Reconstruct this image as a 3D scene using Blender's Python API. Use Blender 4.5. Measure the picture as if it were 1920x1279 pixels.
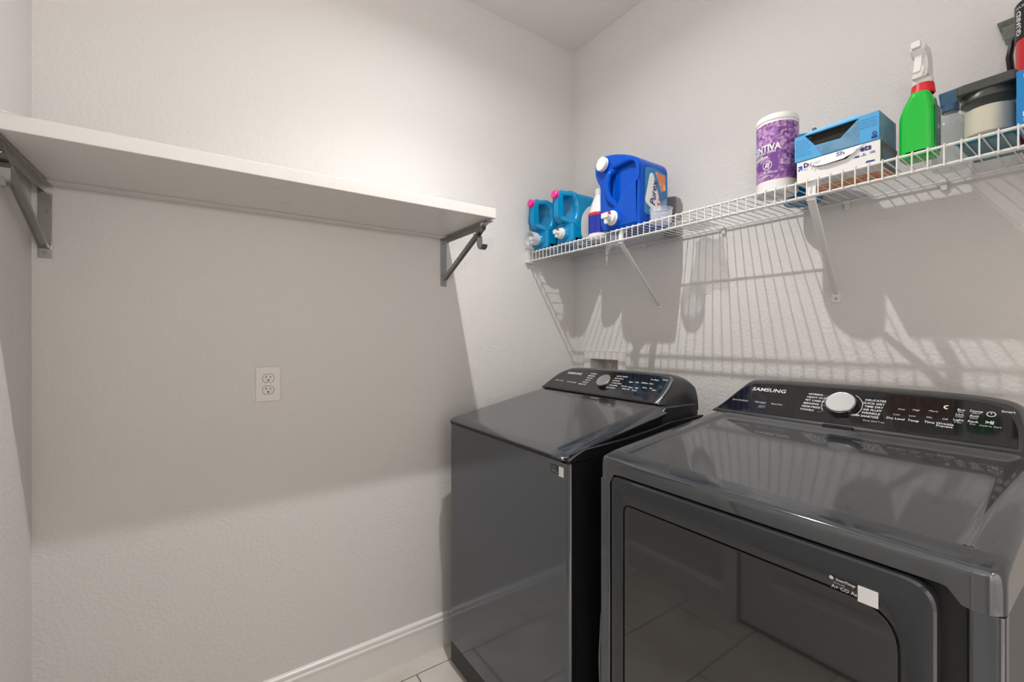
import bpy, bmesh, math, random
from mathutils import Matrix, Vector
R = math.radians
C = bpy.context.scene.collection
S = bpy.context.scene
for o in list(bpy.data.objects): bpy.data.objects.remove(o)
random.seed(4)

# ------------------------------------------------------------------ camera, light, exposure
cd = bpy.data.cameras.new('camera'); cam = bpy.data.objects.new('camera', cd); C.objects.link(cam)
cam.location = (1.6832, -1.556, 1.2863); cam.rotation_euler = (R(90), 0, R(55.23))
cd.sensor_width = 36; cd.lens = 828.35 / 1920 * 36; cd.shift_y = -7.87 / 1920; cd.clip_start = .02
S.camera = cam
S.view_settings.view_transform = 'Standard'; S.view_settings.look = 'None'
S.view_settings.gamma = 1; S.view_settings.use_curve_mapping = False
S.view_settings.exposure = 0.10
w = bpy.data.worlds.new('world'); S.world = w; w.use_nodes = True
w.node_tree.nodes['Background'].inputs[0].default_value = (.9, .95, 1, 1)
w.node_tree.nodes['Background'].inputs[1].default_value = .0

def area(name, loc, rot, power, size, color, shape='DISK', sy=None):
    l = bpy.data.lights.new(name, 'AREA'); l.energy = power; l.shape = shape; l.size = size; l.color = color
    if sy: l.size_y = sy
    o = bpy.data.objects.new(name, l); C.objects.link(o); o.location = loc; o.rotation_euler = rot
    return o
LX, LY = .76, -.90
area('ceiling_lamp_light', (LX, LY, 2.655), (0, 0, 0), 6.3, .022, (1, .985, .965)).data.spread = R(162)
sl = bpy.data.lights.new('ceiling_lamp_beam', 'SPOT'); sl.energy = 44; sl.spot_size = R(118); sl.spot_blend = 1; sl.shadow_soft_size = .011; sl.color = (1, .985, .965)
so = bpy.data.objects.new('ceiling_lamp_beam', sl); C.objects.link(so); so.location = (LX, LY, 2.652)
area('hall_fill_light', (2.5, -.95, 2.68), (0, 0, 0), 64, .35, (1, .955, .905))  # added lamp that fills the shadows from the hall
area('bounce_fill', (1.85, -1.6, 1.75), (R(180), R(-25), 0), 9, .12, (1, .96, .92))  # added unseen fill lamp, bounced off the ceiling

# ------------------------------------------------------------------ materials
def mat(name, color, rough=.5, metal=0, spec=.5, coat=0, bump=None, trans=0, alpha=1, var=None, aniso=0):
    m = bpy.data.materials.new(name); m.use_nodes = True
    nt = m.node_tree; p = nt.nodes['Principled BSDF']
    p.inputs['Base Color'].default_value = (*color, 1); p.inputs['Roughness'].default_value = rough
    p.inputs['Metallic'].default_value = metal; p.inputs['Specular IOR Level'].default_value = spec
    p.inputs['Coat Weight'].default_value = coat; p.inputs['Coat Roughness'].default_value = .05
    p.inputs['Transmission Weight'].default_value = trans; p.inputs['Alpha'].default_value = alpha
    tc = nt.nodes.new('ShaderNodeTexCoord')
    if bump:
        sc, dist, stg = bump
        n = nt.nodes.new('ShaderNodeTexNoise'); n.inputs['Scale'].default_value = sc; n.inputs['Detail'].default_value = 3
        b = nt.nodes.new('ShaderNodeBump'); b.inputs['Distance'].default_value = dist; b.inputs['Strength'].default_value = stg
        nt.links.new(tc.outputs['Object'], n.inputs['Vector']); nt.links.new(n.outputs['Fac'], b.inputs['Height'])
        nt.links.new(b.outputs['Normal'], p.inputs['Normal'])
    if var:
        sc, c2, lo, hi = var
        n = nt.nodes.new('ShaderNodeTexNoise'); n.inputs['Scale'].default_value = sc; n.inputs['Detail'].default_value = 5
        r = nt.nodes.new('ShaderNodeValToRGB'); r.color_ramp.elements[0].position = lo; r.color_ramp.elements[1].position = hi
        r.color_ramp.elements[0].color = (*color, 1); r.color_ramp.elements[1].color = (*c2, 1)
        nt.links.new(tc.outputs['Object'], n.inputs['Vector']); nt.links.new(n.outputs['Fac'], r.inputs['Fac'])
        nt.links.new(r.outputs['Color'], p.inputs['Base Color'])
    return m
def clear(name, color, opac, rough=.08, edge=.6, blend=.35):
    m = bpy.data.materials.new(name); m.use_nodes = True; nt = m.node_tree; nt.nodes.clear()
    o = nt.nodes.new('ShaderNodeOutputMaterial'); mx = nt.nodes.new('ShaderNodeMixShader')
    t = nt.nodes.new('ShaderNodeBsdfTransparent'); t.inputs[0].default_value = (*color, 1)
    p = nt.nodes.new('ShaderNodeBsdfPrincipled'); p.inputs['Base Color'].default_value = (*color, 1); p.inputs['Roughness'].default_value = rough
    lw = nt.nodes.new('ShaderNodeLayerWeight'); lw.inputs['Blend'].default_value = blend
    mp = nt.nodes.new('ShaderNodeMapRange'); mp.inputs['To Min'].default_value = opac; mp.inputs['To Max'].default_value = min(1, opac + edge)
    nt.links.new(lw.outputs['Facing'], mp.inputs['Value']); nt.links.new(mp.outputs[0], mx.inputs[0])
    nt.links.new(t.outputs[0], mx.inputs[1]); nt.links.new(p.outputs[0], mx.inputs[2]); nt.links.new(mx.outputs[0], o.inputs[0])
    return m
M = dict(
    wall=mat('wall_paint', (.742, .722, .706), .75, spec=.25, bump=(95, .004, .55)),
    ceil=mat('ceiling_paint', (.742, .722, .706), .85, spec=.2, bump=(70, .004, .4)),
    trim=mat('trim_paint', (.86, .845, .825), .3),
    shelfw=mat('shelf_paint', (.73, .71, .685), .4, bump=(25, .001, .2), var=(9, (.67, .645, .615), .62, .75)),
    nickel=mat('brushed_nickel', (.40, .39, .375), .3, metal=1, bump=(200, .0003, .2)),
    screw=mat('screw_steel', (.6, .6, .6), .25, metal=1),
    plate=mat('outlet_plastic', (.80, .77, .75), .35),
    slot=mat('dark_slot', (.01, .01, .01), .6),
    tile=mat('floor_tile', (.66, .61, .55), .28, var=(5, (.78, .74, .69), .35, .65)),
    grout=mat('grout', (.20, .185, .165), .9, bump=(300, .001, .4)),
    steel=mat('black_steel', (.150, .164, .182), .10, metal=.92, bump=(3, .002, .12)),
    steeltop=mat('dark_enamel', (.128, .137, .148), .065, metal=.75, spec=.5, coat=.25),
    gside=mat('side_steel', (.045, .05, .056), .3, metal=.6),
    blackp=mat('black_plastic', (.008, .008, .009), .45),
    lidm=mat('lid_glass', (.078, .084, .090), .10, metal=.55, coat=.6),
    gglass=mat('door_glass', (.030, .030, .031), .04, metal=.35, coat=1),
    doorf=mat('door_frame_gloss', (.066, .073, .082), .12, metal=.7, coat=.3),
    pglass=mat('panel_glass', (.010, .010, .011), .06, coat=.6),
    cshell=mat('console_shell', (.085, .087, .09), .25, metal=.6),
    silver=mat('silver_trim', (.50, .51, .53), .25, metal=1),
    knob=mat('knob_metal', (.62, .62, .61), .26, metal=1),
    chrome=mat('chrome', (.22, .22, .22), .14, metal=1),
    print=mat('white_print', (.72, .72, .72), .5),
    printg=mat('grey_print', (.32, .33, .34), .5),
    stick=mat('white_sticker', (.85, .85, .85), .5),
    stickd=mat('dark_sticker', (.02, .02, .02), .4),
    wire=mat('white_vinyl_wire', (.80, .80, .79), .35),
    wplas=mat('white_plastic', (.80, .79, .77), .3),
    teal=mat('teal_plastic', (.0, .255, .54), .2, spec=.35, coat=.15),
    pink=mat('pink_plastic', (.85, .03, .30), .3),
    red=mat('red_plastic', (.72, .02, .03), .3),
    blue=mat('blue_plastic', (.0, .075, .50), .2, spec=.2, coat=.08),
    dblue=mat('dark_blue_print', (.01, .025, .22), .4),
    navy=mat('label_navy', (.01, .02, .16), .4),
    bluel=mat('blue_label', (.02, .25, .52), .35, var=(30, (.01, .16, .42), .4, .6)),
    oxib=mat('oxi_label_blue', (.012, .03, .36), .3),
    lbox=mat('light_blue_card', (.07, .36, .68), .45),
    lbox2=mat('pale_blue_card', (.20, .50, .78), .5),
    bside=mat('muted_blue_card', (.08, .24, .40), .5, var=(40, (.14, .30, .45), .4, .6)),
    wcard=mat('white_card', (.80, .79, .78), .5),
    wflap=mat('white_card_flap', (.88, .88, .90), .5),
    kcard=mat('box_inside_shade', (.016, .011, .008), .8),
    gcard=mat('green_grey_card', (.13, .16, .12), .5, var=(60, (.07, .09, .07), .4, .6)),
    greyc=mat('grey_card', (.28, .27, .25), .5),
    green=mat('green_liquid_plastic', (.01, .52, .045), .18, coat=.4),
    wax=mat('cream_wax', (.86, .74, .62), .4),
    darklid=mat('dark_grey_lid', (.055, .06, .055), .35, bump=(60, .002, .3)),
    tealp=mat('teal_packet', (.02, .16, .22), .3),
    bluebx=mat('bright_blue_card', (.0, .22, .58), .4),
    blackc=mat('black_card', (.006, .006, .008), .4),
    greyp=mat('grey_plastic', (.31, .30, .28), .45),
    bspray=mat('slate_blue_plastic', (.04, .12, .22), .35),
    pouch=mat('dark_pouch', (.03, .03, .035), .3, bump=(30, .01, .5), var=(25, (.2, .2, .2), .55, .7)),
    jugblue=mat('tub_blue', (.005, .17, .42), .25),
    copper=mat('pipe_offwhite', (.75, .68, .62), .4),
    glassy=clear('clear_glass', (.93, .95, .94), .02, .05, .22, .15),
    cupc=clear('clear_cup', (.92, .93, .96), .17, .12),
    bagc=clear('clear_bag', (.95, .95, .95), .14, .10),
    frost=clear('frosted_bottle', (.86, .90, .90), .12, .15),
    door=mat('door_paint', (.76, .75, .73), .35),
    cord=mat('grey_cord', (.25, .25, .25), .5),
    orange=mat('orange_print', (.75, .22, .10), .5, var=(50, (.8, .55, .3), .45, .6)),
)
lm = bpy.data.materials.new('lamp_diffuser'); lm.use_nodes = True
lp = lm.node_tree.nodes['Principled BSDF']; lp.inputs['Emission Color'].default_value = (1, .95, .9, 1); lp.inputs['Emission Strength'].default_value = 6
M['lamp'] = lm
def lavender():
    m = mat('lavender_label', (.4, .2, .5), .35); nt = m.node_tree; p = nt.nodes['Principled BSDF']
    tc = nt.nodes['Texture Coordinate']
    v = nt.nodes.new('ShaderNodeTexVoronoi'); v.inputs['Scale'].default_value = 150
    n = nt.nodes.new('ShaderNodeTexNoise'); n.inputs['Scale'].default_value = 40; n.inputs['Detail'].default_value = 4
    a = nt.nodes.new('ShaderNodeMix'); a.data_type = 'RGBA'; a.inputs[0].default_value = .55
    r = nt.nodes.new('ShaderNodeValToRGB'); e = r.color_ramp.elements
    e[0].position = .30; e[0].color = (.10, .03, .15, 1); e[1].position = .72; e[1].color = (.62, .40, .60, 1)
    k = e.new(.43); k.color = (.22, .08, .32, 1); k = e.new(.52); k.color = (.36, .16, .46, 1); k = e.new(.6); k.color = (.45, .27, .46, 1)
    nt.links.new(tc.outputs['Object'], v.inputs['Vector']); nt.links.new(tc.outputs['Object'], n.inputs['Vector'])
    nt.links.new(v.outputs['Color'], a.inputs[6]); nt.links.new(n.outputs['Color'], a.inputs[7])
    nt.links.new(a.outputs[2], r.inputs['Fac']); nt.links.new(r.outputs['Color'], p.inputs['Base Color'])
    return m
M['lav'] = lavender()

# ------------------------------------------------------------------ helpers
WM = {}
def tag(o, label=None, cat=None, group=None, kind=None):
    if label: o['label'] = label
    if cat: o['category'] = cat
    if group: o['group'] = group
    if kind: o['kind'] = kind
    return o
def thing(name, label, cat, loc=(0, 0, 0), rz=0, group=None):
    o = bpy.data.objects.new(name, None); C.objects.link(o); o.empty_display_size = .05
    o.location = loc; o.rotation_euler = (0, 0, rz)
    WM[o] = Matrix.Translation(loc) @ Matrix.Rotation(rz, 4, 'Z')
    return tag(o, label, cat, group)
def obj(name, bm, m, parent=None, local=False, ang=35, label=None):
    """link bm as one mesh; its coordinates are world ones unless local"""
    W = WM.get(parent, Matrix())
    if parent is not None and not local: bm.transform(W.inverted())
    if len(bm.faces): bmesh.ops.recalc_face_normals(bm, faces=bm.faces)
    for f in bm.faces: f.smooth = True
    for e in bm.edges:
        if len(e.link_faces) != 2 or e.calc_face_angle(0) > R(ang): e.smooth = False
    me = bpy.data.meshes.new(name); bm.to_mesh(me); bm.free()
    me.materials.append(M[m] if isinstance(m, str) else m)
    o = bpy.data.objects.new(name, me); C.objects.link(o)
    wn = o.modifiers.new('weighted_normals', 'WEIGHTED_NORMAL'); wn.keep_sharp = True; wn.weight = 90
    if parent is not None: o.parent = parent
    WM[o] = W
    if label: o['label'] = label
    if name in ('printed_labels', 'sticker_print', 'label_lettering', 'small_lettering', 'front_lettering'): o['kind'] = 'stuff'
    return o
def dup(root, loc, label, rz=0):
    r = root.copy(); C.objects.link(r); r.location = loc; r.rotation_euler = (0, 0, rz); r['label'] = label
    def rec(src, dst):
        for ch in list(src.children):
            c = ch.copy(); C.objects.link(c); c.parent = dst; rec(ch, c)
    rec(root, r); return r
def NB(): return bmesh.new()
def box(bm, x0, x1, y0, y1, z0, z1, bev=0, seg=2):
    t = bmesh.new(); bmesh.ops.create_cube(t, size=1)
    for v in t.verts: v.co = Vector((x0 + (v.co.x + .5) * (x1 - x0), y0 + (v.co.y + .5) * (y1 - y0), z0 + (v.co.z + .5) * (z1 - z0)))
    if bev: bmesh.ops.bevel(t, geom=list(t.edges), offset=bev, segments=seg, affect='EDGES', profile=.5)
    merge(bm, t); return bm
def merge(bm, t, mtx=None):
    if mtx is not None: t.transform(mtx)
    me = bpy.data.meshes.new('tmp'); t.to_mesh(me); t.free(); bm.from_mesh(me); bpy.data.meshes.remove(me)
def frame_to(p0, d):
    d = Vector(d).normalized(); q = Vector((0, 0, 1)).rotation_difference(d)
    return Matrix.Translation(p0) @ q.to_matrix().to_4x4()
def lathe(bm, prof, mtx=None, seg=32, sx=1, sy=1):
    t = bmesh.new(); rings = []
    for r, z in prof:
        if r < 1e-6: rings.append([t.verts.new((0, 0, z))])
        else: rings.append([t.verts.new((r * sx * math.cos(2 * math.pi * i / seg), r * sy * math.sin(2 * math.pi * i / seg), z)) for i in range(seg)])
    for a, b in zip(rings, rings[1:]):
        for i in range(seg):
            j = (i + 1) % seg
            if len(a) == 1 and len(b) == 1: continue
            if len(a) == 1: t.faces.new((a[0], b[i], b[j]))
            elif len(b) == 1: t.faces.new((a[i], b[0], a[j]))
            else: t.faces.new((a[i], b[i], b[j], a[j]))
    merge(bm, t, mtx); return bm
def cyl(bm, p0, d, r, h, seg=24, bev=.0, r2=None):
    r2 = r if r2 is None else r2
    return lathe(bm, [(0, 0), (r - bev, 0), (r, bev), (r2, h - bev), (r2 - bev, h), (0, h)], frame_to(p0, d), seg)
def tube(bm, pts, r, n=8, cap=True):
    pts = [Vector(p) for p in pts]; rings = []; up = None
    for i, p in enumerate(pts):
        d = ((pts[min(i + 1, len(pts) - 1)] - p).normalized() + (p - pts[max(i - 1, 0)]).normalized()).normalized()
        if up is None:
            up = d.orthogonal().normalized()
        up = (up - d * up.dot(d)).normalized(); s = d.cross(up)
        rr = r[i] if isinstance(r, (list, tuple)) else r
        rings.append([bm.verts.new(p + rr * (up * math.cos(2 * math.pi * k / n) + s * math.sin(2 * math.pi * k / n))) for k in range(n)])
    for a, b in zip(rings, rings[1:]):
        for k in range(n): bm.faces.new((a[k], a[(k + 1) % n], b[(k + 1) % n], b[k]))
    if cap: bm.faces.new(rings[0]); bm.faces.new(rings[-1])
    return bm
def strap(bm, pts, wdir, width, thick):
    """a bent flat strap: centre line pts, constant width along wdir"""
    pts = [Vector(p) for p in pts]; wdir = Vector(wdir).normalized(); rows = []
    for i, p in enumerate(pts):
        d = (pts[min(i + 1, len(pts) - 1)] - pts[max(i - 1, 0)]).normalized(); n = d.cross(wdir).normalized()
        rows.append([bm.verts.new(p + wdir * sx * width / 2 + n * sy * thick / 2) for sx, sy in ((-1, -1), (1, -1), (1, 1), (-1, 1))])
    for a, b in zip(rows, rows[1:]):
        for k in range(4): bm.faces.new((a[k], a[(k + 1) % 4], b[(k + 1) % 4], b[k]))
    bm.faces.new(rows[0]); bm.faces.new(rows[-1]); return bm
FRONT = Matrix(((1, 0, 0, 0), (0, 0, -1, 0), (0, 1, 0, 0), (0, 0, 0, 1)))      # drawn (x, z), thick along -y
SIDE = Matrix(((0, 0, 1, 0), (1, 0, 0, 0), (0, 1, 0, 0), (0, 0, 0, 1)))        # drawn (y, z), thick along x
FLAT = Matrix()
def rounded(poly, rad, n=5):
    out = []; N = len(poly)
    for i in range(N):
        p = Vector(poly[i][:2]); a = Vector(poly[i - 1][:2]); b = Vector(poly[(i + 1) % N][:2])
        r = poly[i][2] if len(poly[i]) > 2 else rad
        r = min(r, (a - p).length * .48, (b - p).length * .48)
        if r < 1e-5: out.append(tuple(p)); continue
        p0 = p + (a - p).normalized() * r; p1 = p + (b - p).normalized() * r
        for k in range(n + 1):
            t = k / n; out.append(tuple((1 - t) ** 2 * p0 + 2 * t * (1 - t) * p + t * t * p1))
    return out
def prof(bm, polys, lo, hi, bev, mtx, res=2):
    """extrude 2-D outlines (holes by even-odd) between lo and hi along local z with a rounded edge"""
    cu = bpy.data.curves.new('tmpc', 'CURVE'); cu.dimensions = '2D'; cu.fill_mode = 'BOTH'
    for pl in polys:
        s = cu.splines.new('POLY'); s.points.add(len(pl) - 1); s.use_cyclic_u = True
        for i, p in enumerate(pl): s.points[i].co = (p[0], p[1], 0, 1)
    cu.extrude = max((hi - lo) / 2 - bev, 1e-5); cu.bevel_depth = bev; cu.bevel_resolution = res; cu.offset = -bev
    ob = bpy.data.objects.new('tmpo', cu); C.objects.link(ob)
    dg = bpy.context.evaluated_depsgraph_get(); me = bpy.data.meshes.new_from_object(ob.evaluated_get(dg))
    t = bmesh.new(); t.from_mesh(me); bpy.data.objects.remove(ob); bpy.data.curves.remove(cu); bpy.data.meshes.remove(me)
    bmesh.ops.remove_doubles(t, verts=t.verts, dist=1e-5)
    merge(bm, t, mtx @ Matrix.Translation((0, 0, (lo + hi) / 2))); return bm
TC = {}
def text(bm, s, size, fn, align='LEFT', shear=0, bold=0, sx=1):
    """flat lettering; fn maps a 2-D point to 3-D"""
    key = (s, align, shear, bold)
    if key not in TC:
        cu = bpy.data.curves.new('tmpt', 'FONT'); cu.body = s; cu.size = 1; cu.align_x = align; cu.align_y = 'CENTER'
        cu.shear = shear; cu.resolution_u = 2; cu.offset = bold
        ob = bpy.data.objects.new('tmpo', cu); C.objects.link(ob)
        dg = bpy.context.evaluated_depsgraph_get(); me = bpy.data.meshes.new_from_object(ob.evaluated_get(dg))
        TC[key] = ([v.co.copy() for v in me.vertices], [tuple(p.vertices) for p in me.polygons])
        bpy.data.objects.remove(ob); bpy.data.curves.remove(cu); bpy.data.meshes.remove(me)
    vs, fs = TC[key]
    nv = [bm.verts.new(fn(v.x * size * sx, v.y * size)) for v in vs]
    for f in fs:
        try: bm.faces.new([nv[i] for i in f])
        except ValueError: pass
    return bm
def flat(bm, pts, fn):
    bm.faces.new([bm.verts.new(fn(*p)) for p in pts]); return bm
def rect(bm, x0, x1, y0, y1, fn): return flat(bm, [(x0, y0), (x1, y0), (x1, y1), (x0, y1)], fn)
def struct(name, bm, m, parent=None):
    o = obj(name, bm, m, parent)
    if parent is None: o['kind'] = 'structure'
    return o

# ------------------------------------------------------------------ room shell
H = 2.743; XE = 2.12; YN = -1.933; T = .1
struct('wall_left', box(NB(), -T, 0, YN - T, T, 0, H), 'wall')
b = NB()                                                   # right wall with the recess of the outlet box
hx0, hx1, hz0, hz1 = .118, .310, 1.02, 1.186
box(b, 0, hx0, 0, T, 0, H); box(b, hx1, XE, 0, T, 0, H); box(b, hx0, hx1, 0, T, 0, hz0); box(b, hx0, hx1, 0, T, hz1, H)
struct('wall_right', b, 'wall')
dx0, dx1, dh = .62, 1.43, 2.04
b = NB(); box(b, 0, dx0, YN - T, YN, 0, H); box(b, dx1, XE, YN - T, YN, 0, H); box(b, dx0, dx1, YN - T, YN, dh, H)
struct('wall_front', b, 'wall')
ey0, ey1 = -1.45, -.55
b = NB(); box(b, XE, XE + T, YN - T, ey0, 0, H); box(b, XE, XE + T, ey1, T, 0, H); box(b, XE, XE + T, ey0, ey1, 2.05, H)
struct('wall_back', b, 'wall')
b = NB(); box(b, XE + T, 3.9, -2.03, -1.93, 0, H); box(b, XE + T, 3.9, 0, T, 0, H); box(b, 3.9, 4.0, -2.03, T, 0, H)  # unseen hall added to send fill light through the doorway
struct('wall_fill_hall', b, 'wall')
struct('ceiling', box(NB(), -T, 4.0, YN - T, T, H, H + T), 'ceil')
fl = struct('floor', box(NB(), -T, 4.0, YN - T, T, -.1, -.004), 'grout')
tw, tl, g = .305, .61, .0045
row = 0; tx = .093 - tw
while tx < XE:
    ty = -2.42 + (row % 2) * tl / 2
    while ty < 0:
        x0, x1, y0, y1 = max(tx + g / 2, .002), min(tx + tw - g / 2, XE + .09), max(ty + g / 2, YN + .001), min(ty + tl - g / 2, -.001)
        if x1 - x0 > .02 and y1 - y0 > .02:
            obj('tile', box(NB(), x0, x1, y0, y1, -.004, 0, .0012, 1), 'tile', fl)
        ty += tl
    tx += tw; row += 1
struct('trim_fill_hall_floor', box(NB(), XE + .1, 3.9, YN, 0, -.004, 0), 'tile')  # floor of the added fill hall

def baseboard(name, mtx, L):
    P = [(0, 0), (.014, 0), (.014, .098), (.0165, .104), (.0165, .112), (.011, .118), (.013, .124), (.0115, .131), (.006, .136), (0, .137)]
    t = NB(); a = [t.verts.new((x, 0, z)) for x, z in P]; c = [t.verts.new((x, L, z)) for x, z in P]
    for i in range(len(P)): j = (i + 1) % len(P); t.faces.new((a[i], a[j], c[j], c[i]))
    t.faces.new(a); t.faces.new(c); t.transform(mtx)
    return struct(name, t, 'trim')
baseboard('baseboard_left', Matrix.Translation((0, YN, .0)), -YN)
baseboard('baseboard_right', Matrix.Translation((.017, 0, 0)) @ Matrix.Rotation(R(-90), 4, 'Z'), XE - .017)
baseboard('baseboard_front', Matrix.Translation((dx0 - .06, YN, 0)) @ Matrix.Rotation(R(90), 4, 'Z'), dx0 - .06 - .017)
# door in the front wall (seen mirrored in the dryer)
dr = obj('door_1', prof(NB(), [[(dx0 + .012, .012), (dx1 - .012, .012), (dx1 - .012, dh - .012), (dx0 + .012, dh - .012)]] +
     [rounded([(dx0 + .14, a), (dx1 - .14, a), (dx1 - .14, c), (dx0 + .14, c)], 0) for a, c in ((.22, .92), (1.08, 1.88))], -.02, .015, .003,
     Matrix.Translation((0, YN - .02, 0)) @ Matrix.Rotation(R(180), 4, 'Z') @ Matrix.Translation((-(dx0 + dx1), 0, 0)) @ FRONT), 'door'); dr['kind'] = 'structure'
for a, c in ((.22, .92), (1.08, 1.88)):
    b = NB(); box(b, dx0 + .135, dx1 - .135, YN - .035, YN - .026, a - .005, c + .005); box(b, dx0 + .19, dx1 - .19, YN - .026, YN - .016, a + .05, c - .05, .006)
    obj('door_panel', b, 'door', dr)
b = NB(); cyl(b, (dx0 + .075, YN - .008, .95), (0, 1, 0), .028, .008, bev=.003); cyl(b, (dx0 + .075, YN, .95), (0, 1, 0), .01, .03)
lathe(b, [(0, 0), (.02, .002), (.027, .014), (.024, .028), (0, .034)], frame_to((dx0 + .075, YN + .026, .95), (0, 1, 0)))
obj('door_knob', b, 'nickel', dr)
b = NB(); box(b, dx0 - .06, dx0 + .006, YN, YN + .018, 0, dh + .0, .004); box(b, dx1 - .006, dx1 + .06, YN, YN + .018, 0, dh, .004); box(b, dx0 - .06, dx1 + .06, YN, YN + .018, dh, dh + .066, .004)
struct('trim_1', b, 'trim')
b = NB(); box(b, XE - .016, XE, ey0 - .06, ey0 + .005, 0, 2.05, .004); box(b, XE - .016, XE, ey1 - .005, ey1 + .06, 0, 2.05, .004); box(b, XE - .016, XE, ey0 - .06, ey1 + .06, 2.05, 2.11, .004)
struct('trim_2', b, 'trim')
t = thing('ceiling_light', 'round white flush ceiling light in the middle of the laundry ceiling', 'light', (LX, LY, H))
lathe(b := NB(), [(.085, H), (.085, H - .03), (.080, H - .04), (.072, H - .04), (.072, H - .02), (0, H - .02)], Matrix.Translation((LX, LY, 0)), 40)
obj('rim', b, 'trim', t)
obj('diffuser', cyl(NB(), (LX, LY, H - .028), (0, 0, 1), .0715, .006, 40), 'lamp', t)
t = thing('hall_fill_fixture', 'made-up round white fixture for the added hall fill lamp', 'light', (2.5, -.95, H))  # made-up fixture over the added hall fill lamp
lathe(b := NB(), [(.19, H), (.19, H - .03), (.186, H - .04), (.178, H - .04), (.178, H - .02), (0, H - .02)], Matrix.Translation((2.5, -.95, 0)), 40)
obj('rim', b, 'trim', t)

# ------------------------------------------------------------------ washer
wx0, wx1, wy = .130, .818, -.772
class Face:
    def __init__(s, b, t):
        s.b = Vector((0, *b)); d = Vector((0, t[0] - b[0], t[1] - b[1])); s.d = d.normalized(); s.n = Vector((0, -s.d.z, s.d.y))
    def __call__(s, u, v, h=0): return Vector((u, 0, 0)) + s.b + s.d * v + s.n * h
    def at(s, u0, v0, h=.0006, shear=0): return lambda x, y: s(u0 + x + y * shear, v0 + y, h)
def heightfield(bm, xs, ys, zf, zb):
    """top sheet zf(x,y), skirts down to zb(x,y), closed below"""
    V = [[bm.verts.new((x, y, zf(x, y))) for x in xs] for y in ys]
    for j in range(len(ys) - 1):
        for i in range(len(xs) - 1): bm.faces.new((V[j][i], V[j][i + 1], V[j + 1][i + 1], V[j + 1][i]))
    B = [[None] * len(xs) for _ in ys]
    for j, y in enumerate(ys):
        for i, x in enumerate(xs): B[j][i] = bm.verts.new((x, y, zb(x, y)))
    for j in range(len(ys) - 1):
        for i in range(len(xs) - 1): bm.faces.new((B[j][i], B[j + 1][i], B[j + 1][i + 1], B[j][i + 1]))
    per = [(0, i) for i in range(len(xs))] + [(j, len(xs) - 1) for j in range(1, len(ys))] + [(len(ys) - 1, i) for i in range(len(xs) - 2, -1, -1)] + [(j, 0) for j in range(len(ys) - 2, 0, -1)]
    for (a, c), (d, e) in zip(per, per[1:] + per[:1]): bm.faces.new((V[a][c], V[d][e], B[d][e], B[a][c]))
    return bm
def interp(tab, t):
    if t <= tab[0][0]: return tab[0][1]
    for (a, va), (c, vc) in zip(tab, tab[1:]):
        if t <= c: return va + (vc - va) * (t - a) / (c - a)
    return tab[-1][1]
def console(bm, F, poly, yb, bulge, dz, dxs, cx):
    """closed console shell: front outline on face F, rounded rim, back outline at y=yb"""
    rings = []
    n = len(poly)
    def ring(fn): return [bm.verts.new(fn(u, v)) for u, v in poly]
    rings.append(ring(lambda u, v: F(cx + (u - cx) * .985, v * .97 + .002, .004)))
    rings.append(ring(lambda u, v: F(u, v, 0)))
    def mid(k):
        def fn(u, v):
            p = F(u, v, 0); s = math.sin(k * math.pi / 2); up = v / .137
            q = Vector((p.x + (dxs if u > cx else -dxs) * s * (1 - .3 * up), p.y + (yb - p.y) * k, p.z))
            q.z += bulge * math.sin(k * math.pi) * up - dz * k * k * up - (1 - up) * .03 * k
            return q
        return fn
    for k in (.12, .3, .55, .8, 1): rings.append(ring(mid(k)))
    for a, c in zip(rings, rings[1:]):
        for i in range(n): j = (i + 1) % n; bm.faces.new((a[i], a[j], c[j], c[i]))
    bm.faces.new(rings[0]); bm.faces.new(rings[-1]); return bm

W = thing('washing_machine', 'black steel top-loading washing machine in the corner, left of the dryer', 'washer', (.474, -.45, 0))
obj('cabinet', box(NB(), wx0 + .002, wx1, wy + .02, -.16, .10, .951, .004), 'blackp', W)  # matte black colour includes the shade of the gap beside it
b = NB(); prof(b, [rounded([(wx0, wy), (wx1, wy), (wx1, wy + .035), (wx0, wy + .035)], .014, 6)], .108, .950, .0008, FLAT)
obj('front_panel', b, 'steel', W)
b = NB(); box(b, .116, .806, wy + .009, -.18, .012, .108, .006); obj('base', b, 'blackp', W)  # widened past the cabinet to imitate the shadow in the wall gap
for x in (.19, .76):
    for y in (-.70, -.24): obj('foot', cyl(NB(), (x, y, 0), (0, 0, 1), .022, .014, 16, .002), 'blackp', W)
# top cover: side rails rising to the console, front rail, deck
tab = [(-.772, .960), (-.754, .968), (-.716, .981), (-.54, .990), (-.392, 1.006), (-.338, 1.014), (-.16, 1.02)]
b = NB()
for xa, xb in ((wx0, wx0 + .012), (wx1 - .012, wx1)):
    prof(b, [[(y, z) for y, z in tab] + [(-.16, .953), (-.772, .953)]], xa, xb, .0015, SIDE)
box(b, wx0 + .012, wx1 - .012, -.771, -.755, .953, .963, .002); box(b, wx0 + .012, wx1 - .012, -.755, -.17, .953, .962)
obj('top_cover', b, 'blackp', W)
for x in (wx0 - .0003, wx1 - .0012): obj('edge_highlight', box(NB(), x, x + .0015, -.768, -.165, .9495, .9525), 'silver', W, label='thin silver line in place of an edge highlight')  # silver strips stand in for highlights along the cabinet edges
b = NB()
prof(b, [[(y, z + .0008) for y, z in tab[:-1]] + [(y, z - .0006) for y, z in reversed(tab[:-1])]], wx1 - .001, wx1 + .0005, .0002, SIDE)
obj('edge_highlight', b, 'silver', W, label='thin silver line in place of an edge highlight')  # silver strip drawn as the highlight along the rising rail
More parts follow.
